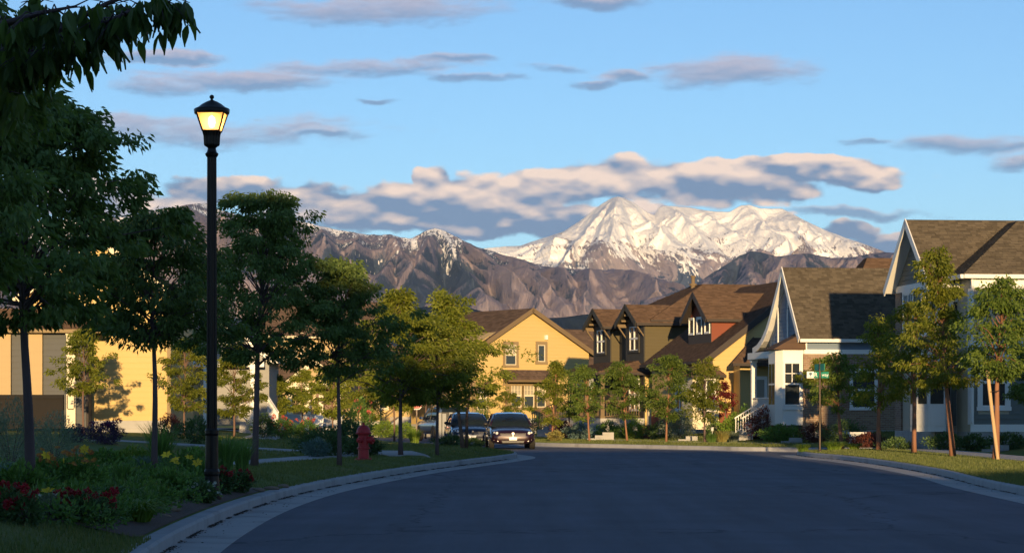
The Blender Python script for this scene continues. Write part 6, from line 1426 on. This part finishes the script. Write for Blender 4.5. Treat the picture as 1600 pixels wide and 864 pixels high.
plant(412, 690, 'dark rounded bush beside the pink roses', 'leafy', .9, 1.1, 'p_dark', 'shrub', n=2000, leaf=.08, Y=100)
plant(560, 680, 'flowering bush with pale blooms behind the hydrant', 'leafy', 1.6, 1.3, 'p_green', 'shrub', n=2600, leaf=.09, Y=96, blooms=[('pink', 8, 1.0, 1.7), ('white', 12, .8, 1.7)])
plant(305, 690, 'dark bush behind the lamp post', 'leafy', .8, 1.2, 'p_dark', 'shrub', n=2000, leaf=.08, Y=80)
plant(265, 690, 'rusty dark bush at the corner of the yellow wall', 'leafy', .8, 1.0, 'p_maroon', 'shrub', n=1800, leaf=.07, Y=84)
plant(600, 676, 'sunlit green hedge mound before the stair railing', 'leafy', .9, 1.8, 'p_lime', 'shrub', n=2600, leaf=.1, Y=150)
plant(632, 676, 'sunlit green mound below the stop sign', 'leafy', .8, 1.5, 'p_lime', 'shrub', n=2200, leaf=.1, Y=146)
plant(648, 690, 'yellow-green grass tuft at the kerb beside the silver-blue car', 'grass', 1.0, 1.1, 'p_lime', n=300, bw=.014, Y=121)
plant(705, 706, 'low dark ground shrub under the grey panels', 'leafy', .35, 1.3, 'p_dark', 'shrub', n=1600, leaf=.08, Y=92)
plant(738, 704, 'low dark plant at the foot of the yellow-green tree', 'leafy', .3, .9, 'p_dark', 'shrub', n=1100, leaf=.08, Y=91)
# across the road
for i, (px, Y, h_, w_, mt, lab) in enumerate([
    (752, 142, 1.5, 1.6, 'p_green', 'green bush behind the navy sedan roof'), (850, 138, 1.1, 2.0, 'p_green', 'broad green bush right of the maroon sedan'), (880, 120, .8, 1.1, 'p_maroon', 'dark red bush below the leaning young tree'),
    (905, 116, .7, 1.3, 'p_blue', 'blue-grey mound left of the porch steps'), (948, 119, .8, 1.2, 'p_green', 'round green bush right of the porch stairs'), (868, 112.6, .45, .7, 'p_straw', 'small straw-coloured tuft at the leaning tree'),
    (968, 118.5, .6, 1.0, 'p_green', 'low green bush under the olive porch floor'), (992, 117, .9, 1.1, 'p_lime', 'pale variegated bush left of the clay pot'), (1030, 115.5, .75, 1.3, 'p_dark', 'dark bush right of the clay pot'),
    (1062, 114, 1.15, 1.7, 'p_silver', 'large pale silvery bush before the red base wall'), (1118, 112, .6, .9, 'p_dark', 'small dark bush at the crimson tree'), (1146, 110, .95, 1.3, 'p_lime', 'pale green bush right of the crimson tree'),
    (1163, 110, 1.2, 1.0, 'p_green', 'upright green bush beside the white stair rail'), (1192, 106.5, 1.35, 1.35, 'p_maroon', 'maroon bush in front of the white stair rail'), (1215, 103.5, .7, 1.5, 'p_green', 'green hedge mound left below the white bay'),
    (1238, 103, .65, 1.2, 'p_green', 'green hedge mound right below the white bay'), (1275, 101.5, .8, 1.2, 'p_maroon', 'dark reddish bush at the brick wall'), (1320, 100, .9, 1.8, 'p_dark', 'dark hedge behind the white planter'), (1356, 96, .5, 1.4, 'p_maroon', 'low reddish row right of the white planter'),
    (1400, 90, .55, 1.3, 'p_dark', 'low dark bush left of the white corner bay'), (1478, 85.5, .55, 1.4, 'p_dark', 'low dark bush below the white corner bay'), (1520, 84, .5, 1.2, 'p_dark', 'low dark bush below the framed side window'), (1575, 82, .5, 1.4, 'p_dark', 'low dark bush near the right picture edge'),
    (1095, 106.5, .0, 0, 'p_dark', '')]):
    if h_: plant(px, 680, lab, 'leafy', h_, w_, mt, 'shrub', 'bushes in the front gardens', n=int(1500 * w_), leaf=.085, Y=Y, name='bush')
plant(1128, 695, 'straw-coloured grass clump on the far lawn', 'grass', .75, .95, 'p_straw', n=420, bw=.008, Y=104)
plant(1146, 695, 'grey-green grass clump beside the straw-coloured one', 'grass', .7, .9, 'p_silver', n=380, bw=.008, Y=104.5)
plant(1112, 695, 'grey-green grass clump at the rightmost far street tree', 'grass', .6, .8, 'p_green', n=320, bw=.008, Y=104)
plant(1255, 699, 'bright daylily clump left of the street sign pole', 'grass', .5, .85, 'p_lime', n=340, bw=.014, droop=.6, Y=86.2)
plant(1303, 699, 'wide bright daylily clump right of the street sign pole', 'grass', .58, 1.15, 'p_lime', n=420, bw=.014, droop=.6, Y=86.5)
plant(1335, 700, 'smaller bright daylily clump next to the second verge tree', 'grass', .42, .8, 'p_lime', n=280, bw=.014, droop=.6, Y=86.5)
plant(1395, 696, 'dark ferny clump behind the verge on the lawn', 'grass', .4, 1.6, 'p_dark', n=420, bw=.012, droop=.5, Y=92)

# ------------------------------------------------------------------ grass
M['blade'] = leafmat('grass_blade', (.105, .138, .038), (.175, .19, .06), .3)
def grass(fn_x, side, y0, y1, dmax, n, seed, zf, skip=None, h=.06):
    r = np.random.default_rng(seed); Y = y0 * (y1 / y0) ** r.uniform(0, 1, n); d = .11 + (dmax - .11) * r.uniform(0, 1, n) ** 1.3; X = fn_x(Y) + side * d; Z = zf(d, Y)
    if skip is not None: k = ~skip(X, Y, d); X, Y, Z = X[k], Y[k], Z[k]
    n = len(X); a = r.uniform(0, 6.283, n); H = h * r.uniform(.5, 1.3, n); w = .007 * r.uniform(.6, 1.4, n) * (1 + Y / 60); l = r.normal(0, .3, (n, 2)) * H[:, None]
    P = np.stack([X, Y, Z], 1); s_ = np.stack([np.cos(a) * w, np.sin(a) * w, np.zeros(n)], 1); tip = P + np.concatenate([l, H[:, None]], 1); P[:, 2] -= .03
    v = np.stack([P - s_, P + s_, tip], 1).reshape(-1, 3); return v, np.arange(n * 3).reshape(-1, 3)
def in_bed(X, Y, d): return (Y > 27) & (Y < 44) & (d < 3.6)
pth = [Vector((*P2(x, y), 0)) for x, y in ((330, 727), (400, 722), (480, 716), (560, 709.5), (612, 704.5))] + [Vector((-2.75, 69.5, 0)), Vector((-3.1, 72.5, 0)), Vector((-4.6, 75, 0)), Vector((-7.5, 77.5, 0))]
def on_path(X, Y):
    k = np.zeros(len(X), bool)
    for a, c in zip(pth, pth[1:]):
        ex, ey = c.x - a.x, c.y - a.y; t = np.clip(((X - a.x) * ex + (Y - a.y) * ey) / (ex * ex + ey * ey), 0, 1); k |= (X - a.x - t * ex) ** 2 + (Y - a.y - t * ey) ** 2 < .62 ** 2
    return k
v, t = grass(KL, -1, 20, 98, 9, 110000, 1, lambda d, Y: z_left(d, Y), lambda X, Y, d: in_bed(X, Y, d) | on_path(X, Y))
meshobj('grass', fast_mesh('grass', v, t, M['blade']), kind='stuff', label='shaded mown grass of the left verge')
v, t = grass(KR, 1, 40, 88, 3.4, 70000, 2, lambda d, Y: z_right(d), lambda X, Y, d: np.abs(X - 13.8) < .7, h=.055)
meshobj('grass', fast_mesh('grass', v, t, M['blade']), kind='stuff', label='partly sunlit mown grass of the right verge')
v, t = grass(KF, 1, 97, 125, 14, 60000, 3, lambda d, Y: z_far(np.minimum(d * .6, Y - 95.5)), h=.06)
meshobj('grass', fast_mesh('grass', v, t, M['blade']), kind='stuff', label='sunlit lawn grass across the road')
# ------------------------------------------------------------------ air
hm = bpy.data.materials.new('thin_haze'); hm.use_nodes = True; ht = hm.node_tree
for nd in list(ht.nodes):
    if nd.type == 'BSDF_PRINCIPLED': ht.nodes.remove(nd)
pv = nn(ht, 'ShaderNodeVolumePrincipled'); pv.inputs['Color'].default_value = (.36, .58, 1, 1); pv.inputs['Density'].default_value = 2.0e-5; pv.inputs['Anisotropy'].default_value = 0
ht.links.new(pv.outputs[0], ht.nodes['Material Output'].inputs['Volume'])
MB().box(-9000, 9000, -120, 17500, -4, 1250).build('haze', hm, kind='stuff')
